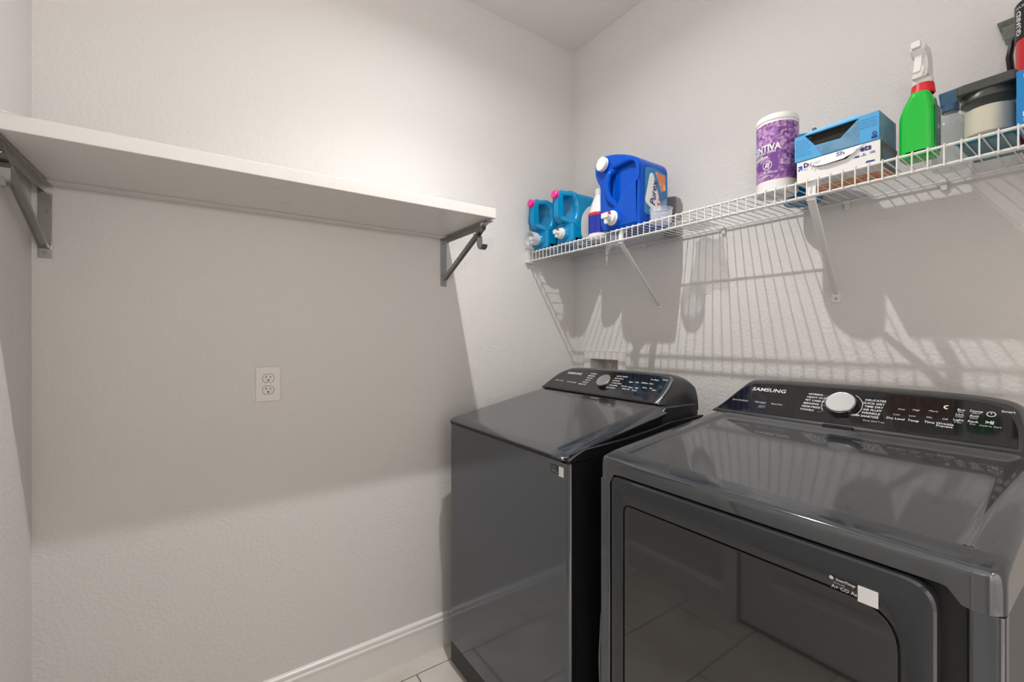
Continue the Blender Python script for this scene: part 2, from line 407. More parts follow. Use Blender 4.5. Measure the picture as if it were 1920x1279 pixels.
def lz(x, y):
    z = .977 + .19 * (y + .78)
    fx = min(x - .143, .803 - x); c = .05 if x > .5 else .02
    if fx < c: z -= (.016 if x > .5 else .009) * (1 - fx / c) ** 1.6 * interp([(-.78, .7), (-.34, 1.2)], y)
    fy = y + .790
    if fy < .035: z -= .005 * (1 - fy / .035) ** 2
    return z
xs = [.143, .146, .151, .157, .164, .18] + [.18 + .57 * i / 14 for i in range(1, 15)] + [.757, .765, .774, .784, .792, .798, .803]
ys = [-.790, -.788, -.784, -.778, -.770, -.762, -.755] + [-.755 + .415 * i / 14 for i in range(1, 15)]
def rc(x, y):      # round the two front corners of the lid
    r = .03; y0 = -.79
    for cx_, s in ((.143 + r, -1), (.803 - r, 1)):
        if (x - cx_) * s > 0 and y < y0 + r:
            t = (x - cx_) * s / r; return max(y, y0 + r - r * math.sqrt(max(0, 1 - t * t)))
    return y
b = heightfield(NB(), xs, ys, lz, lambda x, y: lz(x, y) - (.014 if y > -.75 and .145 < x < .801 else .004))
for v in b.verts: v.co.y = rc(v.co.x, v.co.y)
obj('lid', b, 'lidm', W, ang=30)
b = NB(); prof(b, [rounded([(.149, -.786, .026), (.797, -.786, .026), (.797, -.74), (.149, -.74)], .003, 8)], .9535, .9690, .003, FLAT); obj('lid_lip', b, 'blackp', W, label='rounded lip under the lid front, black for the dark gap')  # black colour stands in for the dark underside and gap
b = NB(); box(b, .16, .785, -.739, -.36, .9625, .966); obj('lid_seal', b, 'blackp', W)
for xa in (.162, .780):
    b = NB(); prof(b, [[(-.70, .964), (-.35, .964), (-.35, 1.035), (-.69, .973)]], xa, xa + .014, .002, SIDE)
    obj('lid_frame', b, 'blackp', W)
WF = Face((-.335, 1.06), (-.235, 1.145))
b = NB(); prof(b, [rounded([(-.352, .966), (-.352, 1.042), (-.335, 1.058), (-.17, 1.058), (-.157, 1.03), (-.157, .966)], .004)], .146, .796, .004, SIDE)
obj('console_base', b, 'cshell', W)
poly = rounded([(.150, .003, 0), (.182, .088, .03), (.222, .128, .035), (.33, .136, .05), (.544, .139, .05), (.715, .136, .03), (.760, .122, .03), (.768, .06, .03), (.766, .003, .004)], .02)
b = NB(); console(b, WF, poly, -.155, .010, .020, .03, .46)
obj('console', b, 'cshell', W, ang=50)
b = NB(); gl = rounded([(.158, .006, .003), (.190, .086, .03), (.226, .122, .03), (.33, .130, .05), (.70, .131, .02), (.735, .12, .02), (.748, .06, .02), (.741, .006, .003)], .02)
prof(b, [gl], 0, .0012, .0004, Matrix.Identity(4)); 
for v in b.verts: v.co = WF(v.co.x, v.co.y * .985 + .002, .0042 + v.co.z)
obj('control_panel', b, 'pglass', W)
b = NB(); pl = [(.737, .131), (.752, .118), (.760, .07), (.757, .03), (.751, .002), (.757, .002), (.766, .03), (.768, .07), (.762, .12), (.744, .135)]
prof(b, [rounded(pl, .004)], 0, .003, .001, Matrix.Identity(4))
for v in b.verts: v.co = WF(v.co.x, v.co.y * .985 + .001, .0035 + v.co.z)
obj('console_trim', b, 'silver', W, label='light silver edge strip')
b = NB(); h = .0062
text(b, 'SAMSUNG', .0165, WF.at(.245, .101, h), sx=1.15, bold=.02)
text(b, 'HEAVY DUTY', .010, WF.at(.205, .052, h), sx=.9); text(b, 'ACTIVE WATER', .010, WF.at(.283, .050, h), sx=.8)
for i, s in enumerate(['NORMAL', 'BEDDING', 'COLORS', 'WHITES', 'TOWELS', 'DELICATES']):
    text(b, s, .0085, WF.at(.413 - i * .003, .109 - i * .0125, h), 'RIGHT', bold=.02)
for i, s in enumerate(['QUICK WASH', 'ECO COLD', 'SANITIZE', 'ACTIVE WEAR', 'RINSE+SPIN', 'SELF CLEAN']):
    text(b, s, .0085, WF.at(.517 - i * .002, .109 - i * .0125, h), bold=.02)
for i, (u, v, s) in enumerate([(.600, .085, 'TEMP'), (.628, .087, 'SOIL'), (.655, .088, 'SPIN'), (.585, .062, 'Normal'), (.615, .060, 'Heavy'), (.643, .060, 'High'), (.60, .05, 'Delay End'), (.64, .048, 'Smart'),
        (.682, .108, 'Pre'), (.700, .108, 'Deep'), (.668, .088, 'Extra'), (.69, .088, 'Soak'), (.675, .066, 'Rinse'), (.70, .066, 'Fill'), (.718, .060, 'Start'), (.735, .112, 'Power')]):
    text(b, s, .0085, WF.at(u, v, h), 'CENTER', bold=.015)
obj('printed_labels', b, 'print', W, label='white control lettering')
def knob(F, u, v, r, root):
    o = F(u, v, .004); b = NB()
    lathe(b, [(0, 0), (r * 1.06, 0), (r * 1.06, .003), (r * .98, .004), (r * .98, .0075)], frame_to(o, F.n), 40)
    k = obj('knob', lathe(NB(), [(0, .0), (r * .98, 0), (r * .98, .0075), (r * .955, .0105), (r * .92, .0115), (r * .90, .0112), (0, .0112)], frame_to(o + F.n * .006, F.n), 48), 'knob', root)
    obj('knob_ring', b, 'blackp', k)
    c = NB(); lathe(c, [(r * .975, 0), (r * 1.0, .0005), (r * 1.0, .0078), (r * .975, .008)], frame_to(o + F.n * .006, F.n), 48); obj('knob_band', c, 'chrome', k)
knob(WF, .484, .069, .031, W)
b = NB(); lf = lambda x, y: Vector((x, y, lz(.47, y) + .0006))
flat(b, [(.440, -.345), (.528, -.352), (.530, -.378), (.442, -.371)], lf); obj('lid_sticker', b, 'stickd', W, label='small dark warning sticker')
b = NB(); lf2 = lambda x, y: Vector((x, y, lz(.47, y) + .0012))
for i in range(4): flat(b, [(.485 + .011 * i, -.356 - .003 * (i % 2)), (.492 + .011 * i, -.357), (.492 + .011 * i, -.367), (.485 + .011 * i, -.366)], lf2)
obj('sticker_print', b, 'printg', W)
fw = lambda x, z: Vector((x, wy - .0006, z))
b = NB(); rect(b, .742, .776, .9145, .937, fw); obj('front_sticker', b, 'stickd', W, label='black and white energy sticker')
b = NB(); rect(b, .776, .796, .9105, .937, fw); obj('front_sticker', b, 'stick', W, label='white half of the sticker')
b = NB(); f2 = lambda x, z: Vector((x, wy - .001, z)); text(b, 'SMART', .007, lambda x, y: f2(.745 + x, .931 + y)); rect(b, .745, .772, .918, .920, f2); rect(b, .745, .765, .923, .925, f2)
obj('sticker_print', b, 'printg', W)

# ------------------------------------------------------------------ dryer
ax0, ax1, ay = .900, 1.583, -.745
D = thing('clothes_dryer', 'wide black front-loading clothes dryer with glass door, right of the washer', 'dryer', (1.24, -.42, 0))
obj('cabinet', box(NB(), ax0 + .001, ax1 - .001, ay + .012, -.10, .022, .936, .003), 'gside', D)
for x in (.96, 1.53):
    for y in (-.68, -.16): obj('foot', cyl(NB(), (x, y, 0), (0, 0, 1), .022, .024, 16, .002), 'blackp', D)
b = NB()
prof(b, [rounded([(ax0, ay), (.934, ay), (.934, ay + .03), (ax0, ay + .03)], .008, 5)], .025, .936, .0008, FLAT)
obj('front_stile', b, 'steel', D)
b = NB(); prof(b, [rounded([(1.548, ay), (ax1, ay), (ax1, ay + .03), (1.548, ay + .03)], .008, 5)], .025, .936, .0008, FLAT)
obj('front_stile', b, 'steel', D)
obj('bottom_rail', box(NB(), .934, 1.548, ay + .001, ay + .03, .025, .20, .003), 'steel', D)
obj('door_recess', box(NB(), .934, 1.548, ay + .008, ay + .03, .2, .955), 'blackp', D)
# door: outer ring, crease, slope to the window
outer = [(.951, .225, .03), (1.523, .225, .03), (1.523, .9535, .035), (.951, .9535, .018)]
crease = [(.966, .245, .03), (1.508, .245, .03), (1.508, .926, .045), (.966, .926, .03)]
wind = [(.985, .36, .035), (1.486, .36, .035), (1.486, .899, .06), (.985, .899, .022)]
b = NB()
def ring(poly, y): return [b.verts.new((x, y, z)) for x, z in rounded(poly, .02, 8)]
rs = [ring(outer, ay + .01), ring(outer, ay - .012), ring([(x + (.003 if x < 1.2 else -.003), z + (.003 if z < .5 else -.003), r) for x, z, r in outer], ay - .015), ring(crease, ay - .016), ring(wind, ay - .011), ring(wind, ay + .01)]
for a, c in zip(rs, rs[1:] + rs[:1]):
    for i in range(len(a)): j = (i + 1) % len(a); b.faces.new((a[i], a[j], c[j], c[i]))
dd = obj('door', b, 'doorf', D, ang=25)
obj('door_gasket', box(NB(), .98, 1.49, ay - .006, ay + .006, .355, .903), 'blackp', dd)
wi = [(x + (.004 if x < 1.2 else -.004), z + (.004 if z < .5 else -.004), r - .004) for x, z, r in wind]
b = NB(); prof(b, [rounded(wi, .02, 8)], -(ay - .006), -(ay - .011), .001, FRONT)
obj('door_window', b, 'gglass', dd, label='dark glossy window glass')
fd = lambda x, z: Vector((x, ay - .0172 + (.926 - z) * .0 , z))
def fdz(x, z): return Vector((x, ay - .0163 + max(0, .926 - z) / .027 * .005, z))
b = NB(); flat(b, [(1.438, .9105), (1.461, .9105), (1.461, .8905), (1.438, .8905)], lambda x, z: Vector((x, ay - .0166, z)))
obj('door_sticker', box(NB(), 1.4375, 1.4615, ay - .0168, ay - .0145, .8945, .9175), 'stick', D, label='small white square sticker'); b.free()
b = NB(); ft = lambda x, z: Vector((x, ay - .0170, z))
text(b, 'SmartThings', .0052, lambda x, y: ft(1.410 + x, .9145 + y), sx=.95, bold=.02); flat(b, [(1.404 + .003 * math.cos(a * .7), .915 + .003 * math.sin(a * .7)) for a in range(9)], ft)
text(b, 'Works with', .003, lambda x, y: ft(1.407 + x, .909 + y)); text(b, 'A+ CO As', .0075, lambda x, y: ft(1.404 + x, .9025 + y), bold=.01)
obj('sticker_print', b, 'print', D, label='white sticker lettering')
# top cover of the dryer: rim, sunken top panel, front lip with a notch for the door
def rim(y): return interp([(-.750, .975), (-.747, .984), (-.742, .989), (-.735, .992), (-.70, .999), (-.22, 1.054), (-.10, 1.056)], y)
def sst(t): t = max(0, min(1, t)); return t * t * (3 - 2 * t)
def dz_(x, y):
    m = sst((x - .938) / .012) * (1 - sst((x - 1.524) / .028)) * sst((y + .700) / .010) * (1 - sst((y + .262) / .03))
    e = 0
    for d in (x - ax0, ax1 - x):
        if d < .010: e += .010 * (1 - d / .010) ** 2
    return rim(y) - .0085 * m - e
xs = [ax0, .9012, .904, .909, .915, .925, .937, .941, .944, .947, .951, .97] + [.97 + .54 * i / 12 for i in range(1, 13)] + [1.524, 1.531, 1.538, 1.545, 1.553, 1.565, 1.571, 1.576, 1.580, 1.5822, ax1]
ys = [-.750, -.747, -.744, -.742, -.735, -.72, -.702, -.699, -.696, -.693, -.690, -.68] + [-.68 + .41 * i / 10 for i in range(1, 11)] + [-.262, -.254, -.247, -.24, -.232, -.215, -.10]
b = heightfield(NB(), xs, ys, dz_, lambda x, y: .9365 if (x < .942 or x > 1.545 or y > -.70) else interp([(.942, .938), (.952, .957), (1.530, .957), (1.545, .938)], x))
def rc2(x, y, r=.022, y0=-.750):
    for cx_, sg in ((ax0 + r, -1), (ax1 - r, 1)):
        t_ = (x - cx_) * sg / r
        if t_ > 0: return y + (r - r * math.sqrt(max(0, 1 - min(1, t_) ** 2))) * max(0, 1 - (y - y0) / .10)
    return y
for v in b.verts: v.co.y = rc2(v.co.x, v.co.y)
obj('top_cover', b, 'steeltop', D, ang=40)
DF = Face((-.21, 1.051), (-.115, 1.141))
poly = rounded([(.880, -.002, 0), (.900, .028, .03), (.932, .096, .03), (.952, .132, .035), (1.04, .137, .05), (1.226, .139, .05), (1.387, .139, .05), (1.475, .136, .04), (1.522, .125, .04), (1.541, .06, .05), (1.543, -.002, 0)], .02)
b = NB(); console(b, DF, poly, -.045, .010, .020, .012, 1.22)
obj('console', b, 'cshell', D, ang=50)
b = NB(); gl = rounded([(.897, .006, .003), (.912, .034, .02), (.942, .094, .03), (.962, .119, .03), (1.04, .127, .05), (1.226, .130, .05), (1.387, .129, .05), (1.468, .124, .03), (1.508, .112, .03), (1.530, .06, .03), (1.533, .006, .003)], .02)
prof(b, [gl], 0, .0012, .0004, Matrix.Identity(4))
for v in b.verts: v.co = DF(v.co.x, v.co.y * .985 + .002, .0042 + v.co.z)
obj('control_panel', b, 'pglass', D)
b = NB()
text(b, 'SAMSUNG', .0185, DF.at(.974, .098, h), sx=1.15, bold=.02)
for i, s in enumerate(['Sensor Dry', 'Steam', 'Multi-Steam', 'Smart Care']): text(b, s, .0085, DF.at((.930, .962, .999, .1046 * 10)[i], .048, h), sx=.78)
for i, s in enumerate(['NORMAL', 'HEAVY DUTY', 'PET CARE DRY', 'BEDDING', 'PERM PRESS', 'TOWELS']):
    text(b, s, .0088, DF.at(1.131 - i * .0012, .099 - i * .0115, h), bold=.02)
    text(b, '-' * (7 - (i % 3)), .006, DF.at(1.168, .098 - i * .0115, h))
for i, s in enumerate(['DELICATES', 'QUICK DRY', 'TIME DRY', 'AIR FLUFF', 'WRINKLE', 'STEAM SANITIZE']):
    text(b, s, .0088, DF.at(1.306 - i * .001, .097 - i * .0108, h), 'RIGHT', bold=.02)
text(b, 'Damp Alert 3 sec.', .006, DF.at(1.272, .030, h))
for u, v, s in [(1.339, .078, 'Very'), (1.366, .080, 'High'), (1.396, .082, 'More'), (1.333, .060, 'Less'), (1.362, .061, 'Low'), (1.392, .062, 'Min'), (1.4185, .062, 'Off')]: text(b, s, .007, DF.at(u, v, h), 'CENTER')
for u, v, s in [(1.333, .047, 'Dry Level'), (1.366, .047, 'Temp'), (1.394, .048, 'Time'), (1.42, .048, 'Wrinkle'), (1.42, .041, 'Prevent')]: text(b, s, .0088, DF.at(u, v, h), 'CENTER', bold=.015)
for u, v, s in [(1.441, .094, 'Eco'), (1.465, .094, 'Damp'), (1.440, .080, 'Lint'), (1.463, .080, 'Anti'), (1.440, .064, 'Light'), (1.463, .064, 'Rack'), (1.512, .101, 'Smart')]:
    text(b, s, .0085, DF.at(u, v, h), 'CENTER', bold=.015)
for u, v, s in [(1.441, .088, 'Dry'), (1.465, .088, 'Alert'), (1.440, .074, 'Clean'), (1.463, .074, 'Static'), (1.440, .057, '3 sec'), (1.463, .057, 'Dry'), (1.490, .056, 'Hold to Start')]: text(b, s, .006, DF.at(u, v, h), 'CENTER')
def arc(u, v, r, a0, a1, wd):
    n = 14
    for i in range(n):
        p, q = R(a0 + (a1 - a0) * i / n), R(a0 + (a1 - a0) * (i + 1) / n)
        flat(b, [((r - wd) * math.cos(p), (r - wd) * math.sin(p)), (r * math.cos(p), r * math.sin(p)), (r * math.cos(q), r * math.sin(q)), ((r - wd) * math.cos(q), (r - wd) * math.sin(q))], DF.at(u, v, h))
arc(1.488, .090, .0075, 0, 360, .0016); rect(b, -.0007, .0007, 0, .005, DF.at(1.488, .090, h))
arc(1.417, .098, .006, 70, 290, .003); text(b, '>II', .012, DF.at(1.488, .066, h), 'CENTER', bold=.04)
arc(1.217, .070, .0455, -40, 60, .0013); arc(1.217, .070, .0455, 140, 215, .0013)
obj('printed_labels', b, 'print', D, label='white control lettering')
knob(DF, 1.217, .070, .035, D)
b = NB(); prof(b, [rounded([(1.185, -.7), (1.25, -.7), (1.25, 0), (1.185, 0)], 0)], 0, .0, 0, FLAT); b.free()
obj('lint_screen_handle', box(NB(), 1.195, 1.262, -.232, -.217, 1.047, 1.0585, .003), 'blackp', D)

# ------------------------------------------------------------------ outlet box, outlet, cord
t = thing('laundry_outlet_box', 'white recessed plumbing box in the wall above the washer', 'outlet box', (.213, 0, 1.1))
b = NB(); prof(b, [rounded([(.085, .985), (.346, .985), (.346, 1.219), (.085, 1.219)], .006), rounded([(.126, 1.025), (.303, 1.025), (.303, 1.179), (.126, 1.179)], .003)], -.001, .012, .003, FRONT)
obj('frame', b, 'plate', t)
b = NB()
for q in ((.1195, .126, .001, .085, 1.025, 1.179), (.303, .3085, .001, .085, 1.025, 1.179), (.1195, .3085, .001, .085, 1.179, 1.1845), (.1195, .3085, .001, .085, 1.0215, 1.025), (.1195, .3085, .085, .09, 1.0215, 1.1845)): box(b, *q)
obj('box_shell', b, 'plate', t)
b = NB(); tube(b, [(.205, .05, 1.03), (.205, .05, 1.165)], .010, 14); cyl(b, (.205, .05, 1.15), (0, 0, 1), .014, .015, 16, .003)
obj('supply_pipe', b, 'copper', t)
t = thing('electrical_outlet', 'white duplex electrical outlet on the left wall under the shelf', 'outlet', (0, -1.383, 1.128))
oc = Vector((0, -1.383, 1.128))
OM = Matrix.Translation(oc) @ Matrix(((0, 0, 1, 0), (1, 0, 0, 0), (0, 1, 0, 0), (0, 0, 0, 1)))
def circ(r, n=28, cx=0, cy=0, fl=None):
    out = []
    for i in range(n):
        x, y = r * math.cos(2 * math.pi * i / n), r * math.sin(2 * math.pi * i / n)
        if fl: y = max(-fl, min(fl, y))
        out.append((cx + x, cy + y))
    return out
pr_ = [circ(.0172, 36, 0, s * .0195, .0142) for s in (1, -1)]
b = NB(); prof(b, [rounded([(-.0365, -.0575), (.0365, -.0575), (.0365, .0575), (-.0365, .0575)], .003)] + pr_, -.001, .0055, .0022, OM); obj('cover_plate', b, 'plate', t)
for s in (1, -1):
    b = NB(); prof(b, [circ(.0163, 36, 0, s * .0195, .0133)], 0, .0052, .0008, OM); rp = obj('receptacle', b, 'plate', t)
    b = NB(); c = s * .0195
    for (x0, x1, y0, y1) in ((-.0072, -.0052, .001, .009), (.0052, .0072, .001, .0078)): prof(b, [[(x0, c + y0), (x1, c + y0), (x1, c + y1), (x0, c + y1)]], .004, .0056, .0001, OM)
    prof(b, [circ(.0027, 14, 0, c - .0065)], .004, .0056, .0001, OM); obj('slot', b, 'slot', rp)
b = NB(); prof(b, [circ(.003, 14)], .004, .0064, .0006, OM); obj('screw', b, 'screw', t)
b = NB(); tube(b, [(.862, -.62, .75), (.853, -.655, .66), (.845, -.68, .54), (.842, -.685, .42), (.843, -.68, .28), (.845, -.66, .12), (.845, -.60, .02), (.845, -.3, .012)], .0035, 8)
tag(obj('power_cord', b, 'cord'), 'thin grey cord hanging in the gap between washer and dryer', 'cord')

# ------------------------------------------------------------------ white board shelf and its brackets
SD, SZ0, SZ1, SR = .385, 1.699, 1.734, -.722
t = thing('wall_shelf', 'long white painted board shelf on the left wall above the outlet', 'shelf', (0, -1.33, SZ0))
obj('board', box(NB(), .001, SD, YN + .001, SR, SZ0, SZ1, .003), 'shelfw', t)
obj('cleat', box(NB(), .001, .042, YN + .001, SR, SZ0 - .006, SZ0, .001), 'shelfw', t)
b = NB()                                                   # ragged caulk along the end wall
n = 14; rows = []
for i in range(n + 1):
    x = .02 + (SD - .02) * i / n; hh = .012 + .006 * math.sin(i * 1.7) + .003 * random.random(); dd_ = .035 + .04 * (i / n) + .012 * math.sin(i * 2.3)
    rows.append([b.verts.new(p) for p in ((x, YN + .001, SZ1 - .001), (x, YN + .001, SZ1 + hh), (x, YN + .3 * dd_, SZ1 + hh * .75), (x, YN + dd_, SZ1 - .001))])
for a, c in zip(rows, rows[1:]):
    for k in range(4): b.faces.new((a[k], a[(k + 1) % 4], c[(k + 1) % 4], c[k]))
b.faces.new(rows[0]); b.faces.new(rows[-1]); obj('caulk', b, 'shelfw', t)
BK = thing('shelf_bracket', 'satin nickel bracket with rod hook under the free right end of the white shelf', 'bracket', (0, -.738, 1.497), 0, 'closet rod brackets under the white shelf')
b = NB(); prof(b, [rounded([(-.014, 0), (.014, 0), (.014, .196), (-.014, .196)], .004)], .0003, .003, .0006, SIDE)
bp = obj('wall_plate', b, 'nickel', BK, True)
for y, z in ((.0, .013), (.006, .125), (-.005, .175)):
    obj('screw', lathe(NB(), [(0, .0035), (.002, .0035), (.0038, .0018), (.0042, 0)], frame_to((.003, y, z), (1, 0, 0)), 14), 'screw', bp, True)
b = NB(); box(b, .001, .372, -.013, .013, .1935, .196, .0005); box(b, .003, .30, -.001, .0012, .175, .194); obj('top_arm', b, 'nickel', BK, True)
b = NB(); strap(b, [(.004, 0, .026), (.012, 0, .032), (.325, 0, .186), (.345, 0, .192), (.365, 0, .193)], (0, 1, 0), .019, .0025)
for s in (-1, 1):
    v = [b.verts.new(p) for p in ((.012, s * .0095, .032), (.325, s * .0095, .186), (.329, s * .0095, .178), (.016, s * .0095, .024))]
    v2 = [b.verts.new(x.co + Vector((0, -s * .0018, 0))) for x in v]
    for k in range(4): b.faces.new((v[k], v[(k + 1) % 4], v2[(k + 1) % 4], v2[k]))
    b.faces.new(v); b.faces.new(v2)
obj('brace', b, 'nickel', BK, True)
b = NB(); strap(b, [(.270, 0, .166), (.290, 0, .160), (.299, 0, .148), (.299, 0, .128), (.302, 0, .115), (.310, 0, .106), (.320, 0, .104), (.330, 0, .109), (.336, 0, .119)], (0, 1, 0), .022, .0028)
obj('rod_hook', b, 'nickel', BK, True)
for x in (.31, .35): obj('screw', lathe(NB(), [(0, -.0035), (.002, -.0035), (.0038, -.0018), (.0042, 0)], Matrix.Translation((x, 0, .190 if x > .33 else .178)), 14), 'screw', BK, True)
dup(BK, (0, -1.908, 1.497), 'satin nickel bracket with rod hook under the far left end of the white shelf')

# ------------------------------------------------------------------ white wire shelf
YF, ZT, ZL, ZD = -.2967, 1.682, 1.6437, 1.6865
SH = thing('wire_shelf', 'white vinyl wire shelf along the right wall, loaded with laundry supplies', 'shelf', (1.0, -.15, ZT))
for n_, y, z, r in (('rail', -.010, ZT, .0028), ('rail', -.148, ZT, .0028), ('rail', YF, ZT, .0031), ('rail', YF, ZL, .0031)):
    obj(n_, tube(NB(), [(.006, y, z), (1.99, y, z)], r, 10), 'wire', SH)
proto = None
for i in range(78):
    x = .0199 + .0254 * i
    if i == 0:
        b = NB(); tube(b, [(0, -.006, ZD - ZT), (0, YF - .002, ZD - ZT), (0, YF - .0048, ZD - ZT - .0025), (0, YF - .0048, ZL - ZT - .004)], .00155, 6)
        proto = obj('deck_wire', b, 'wire', SH, True); o = proto
    else: o = proto.copy(); C.objects.link(o); o.parent = SH
    o.location = (x - 1.0, .15, 0)
    if i == 0: o.location = (x - 1.0, .15, 0)
for x in (.33, .45, .80, 1.178, 1.385, 1.62, 1.88):
    b = NB(); box(b, x - .007, x + .007, -.009, -.0005, ZT - .022, ZT + .006, .002); tube(b, [(x - .0075, -.010, ZT), (x + .0075, -.010, ZT)], .0055, 10); obj('wall_clip', b, 'wplas', SH)
b = NB(); prof(b, [rounded([(YF - .016, 1.634), (YF + .022, 1.634), (YF + .022, 1.695), (YF - .016, 1.695)], .004)], .0005, .020, .002, SIDE); obj('end_bracket', b, 'wplas', SH, label='white plastic end cap on the wall')
BR = thing('support_brace', 'white metal support brace under the wire shelf beside the blue jug', 'brace', (.524, 0, 1.405), 0, 'support braces under the wire shelf')
# strut drawn relative to its wall pad
def brace(dx):
    b = NB(); p0, p1 = Vector((0, -.006, .012)), Vector((dx, YF + .004, .231))
    d = (p1 - p0).normalized(); s = Vector((1, 0, 0)); s = (s - d * s.dot(d)).normalized(); u = d.cross(s)
    rows = []
    for p, wd in ((p0, .006), (p0 + d * .02, .0075), (p0 + d * .30, .010), (p1 - d * .012, .010), (p1, .011)):
        rows.append([b.verts.new(p + s * a + u * c) for a, c in ((-wd, 0), (-wd * .8, -.004), (wd * .8, -.004), (wd, 0), (wd * .8, .001), (-wd * .8, .001))])
    for a, c in zip(rows, rows[1:]):
        for k in range(6): b.faces.new((a[k], a[(k + 1) % 6], c[(k + 1) % 6], c[k]))
    b.faces.new(rows[0]); b.faces.new(rows[-1]); obj('strut', b, 'wire', BR, True)
    b = NB(); prof(b, [rounded([(-.012, -.016), (.012, -.016), (.012, .018), (-.012, .018)], .004)], .0008, .0045, .001, FRONT)
    pd = obj('wall_pad', b, 'wire', BR, True)
    obj('screw', lathe(NB(), [(0, .003), (.002, .003), (.0036, .0014), (.004, 0)], frame_to((0, -.0045, -.004), (0, -1, 0)), 14), 'screw', pd, True)
    b = NB(); strap(b, [(dx, YF + .0045, .228), (dx, YF + .0055, .250), (dx + .001, YF + .0060, .272), (dx + .001, YF + .013, .2745), (dx + .001, YF + .034, .273)], (1, 0, 0), .020, .002)
    obj('hook', b, 'wire', BR, True)
brace(.045)
dup(BR, (1.150, 0, 1.405), 'white metal support brace under the wire shelf below the purple wipes canister')

# ------------------------------------------------------------------ things on the wire shelf
B0 = ZD + .0018                                            # top of the deck wires
def sstep(t):
    t = max(0, min(1, t)); return t * t * (3 - 2 * t)
def teal_jug(label, cx, yf, cup):
    t = thing('detergent_jug', label, 'jug', (cx, yf + .1, B0), 0, 'teal detergent jugs at the corner end of the wire shelf')
    y = lambda a: yf + a
    outer = rounded([(.0, .212, .02), (.0, .118, .014), (.012, .096, .012), (.046, .086, .012), (.046, .004, .010), (.232, .004, .012), (.232, .190, .03), (.19, .222, .02), (.012, .230, .012)], .01, 6)
    hole = rounded([(.024, .200, .012), (.020, .124, .010), (.045, .112, .008), (.068, .108, .010), (.082, .150, .02), (.070, .190, .016), (.052, .204, .01)], .01, 5)
    P = [[(yf + a, B0 + z) for a, z in q] for q in (outer, hole)]
    b = NB(); prof(b, P, cx - .054, cx + .054, .022, SIDE, 4)
    for v in b.verts:
        a_, z_ = v.co.y - yf, v.co.z - B0
        if z_ > .088 and a_ < .085: v.co.x = cx + (v.co.x - cx) * (.36 + .64 * sstep(a_ / .085))
    obj('body', b, 'teal', t, ang=50)
    b = NB(); lathe(b, [(.038, 0), (.034, .012), (.027, .020), (0, .020)], frame_to((cx, y(.054), B0 + .047), (0, -1, 0)), 28); obj('tap_boss', b, 'teal', t)
    b = NB(); cyl(b, (cx, y(.022), B0 + .207), (0, -1, .12), .015, .014, 20)
    obj('neck', b, 'teal', t)
    b = NB(); cyl(b, (cx, y(.008), B0 + .2087), (0, -1, .12), .0185, .020, 28, .003); obj('cap', b, 'pink', t, label='bright pink screw cap')
    b = NB(); cyl(b, (cx, y(.038), B0 + .047), (0, -1, 0), .024, .012, 24, .003); cyl(b, (cx, y(.029), B0 + .047), (0, -1, 0), .021, .012, 24, .003)
    sp = obj('spigot_collar', b, 'wplas', t, label='white tap at the bottom')
    b = NB(); cyl(b, (cx, y(.019), B0 + .047), (0, -1, 0), .010, .022, 16, .002); cyl(b, (cx, y(.004), B0 + .05), (0, 0, -1), .006, .024, 14, .001); box(b, cx - .009, cx + .009, y(-.008), y(.0), B0 + .041, B0 + .058, .002)
    obj('spigot', b, 'wplas', sp)
    if not cup: obj('button', box(NB(), cx - .008, cx + .008, y(.0), y(.014), B0 + .058, B0 + .063, .002), 'red', sp, label='red tap button')
    if cup:
        b = NB(); lathe(b, [(.030, 0), (.0325, -.036), (.0312, -.036), (.0285, -.002), (.0, -.002)][::-1], frame_to((cx, y(.024), B0 + .05), (0, -1, 0)) @ Matrix.Scale(-1, 4, (0, 0, 1)), 28)
        obj('measuring_cup', b, 'cupc', t, label='clear cup pushed over the tap')
    if not cup:
        b = NB(); prof(b, [rounded([(y(.10), B0 + .025), (y(.215), B0 + .025), (y(.215), B0 + .165), (y(.15), B0 + .18), (y(.10), B0 + .12)], .03)], cx + .0537, cx + .0548, .0003, SIDE); obj('side_label', b, 'wcard', t, label='white curved side label')
    return t
teal_jug('teal detergent jug in the corner with a clear cup over its tap', .066, -.325, True)
teal_jug('teal detergent jug with a white tap and red button, next to the big blue jug', .228, -.318, False)

# tub of stain remover between the jugs
t = thing('stain_remover_bottle', 'white bottle with blue sleeve half hidden between the teal and blue jugs', 'bottle', (.372, -.2, B0))
bl = Matrix.Translation((.372, -.2, B0))
b = NB(); lathe(b, [(0, 0), (.044, 0), (.047, .004), (.047, .022), (.045, .025), (.045, .105), (.044, .11), (.034, .15), (.020, .185), (.016, .19), (0, .19)], bl, 32); obj('body', b, 'wplas', t)
b = NB(); lathe(b, [(.0453, .026), (.0457, .028), (.0457, .103), (.0453, .105)], bl, 32); obj('sleeve', b, 'oxib', t, label='deep blue printed sleeve')
b = NB(); lathe(b, [(.0458, .10), (.0462, .101), (.0462, .109), (.0455, .112)], bl, 32); obj('red_band', b, 'red', t)
b = NB(); cyl(b, (.372, -.2, B0 + .186), (0, 0, 1), .018, .03, 24, .003); obj('cap', b, 'wplas', t)
def on_cyl(c, r, a0, z0):
    return lambda x, y: Vector((c[0] + r * math.cos(R(a0) + x / r), c[1] + r * math.sin(R(a0) + x / r), c[2] + z0 + y))
b = NB(); f = on_cyl((.372, -.2, B0), .0462, 205, .06)
flat(b, [(.012 * math.cos(i * .45), .024 * math.sin(i * .45)) for i in range(14)], f); obj('emblem', b, 'wcard', t)
b = NB(); f = on_cyl((.372, -.2, B0), .0463, 213, .036); flat(b, [(-.012, -.008), (.006, -.006), (.010, .006), (-.006, .010)], f); obj('emblem', b, 'red', t)

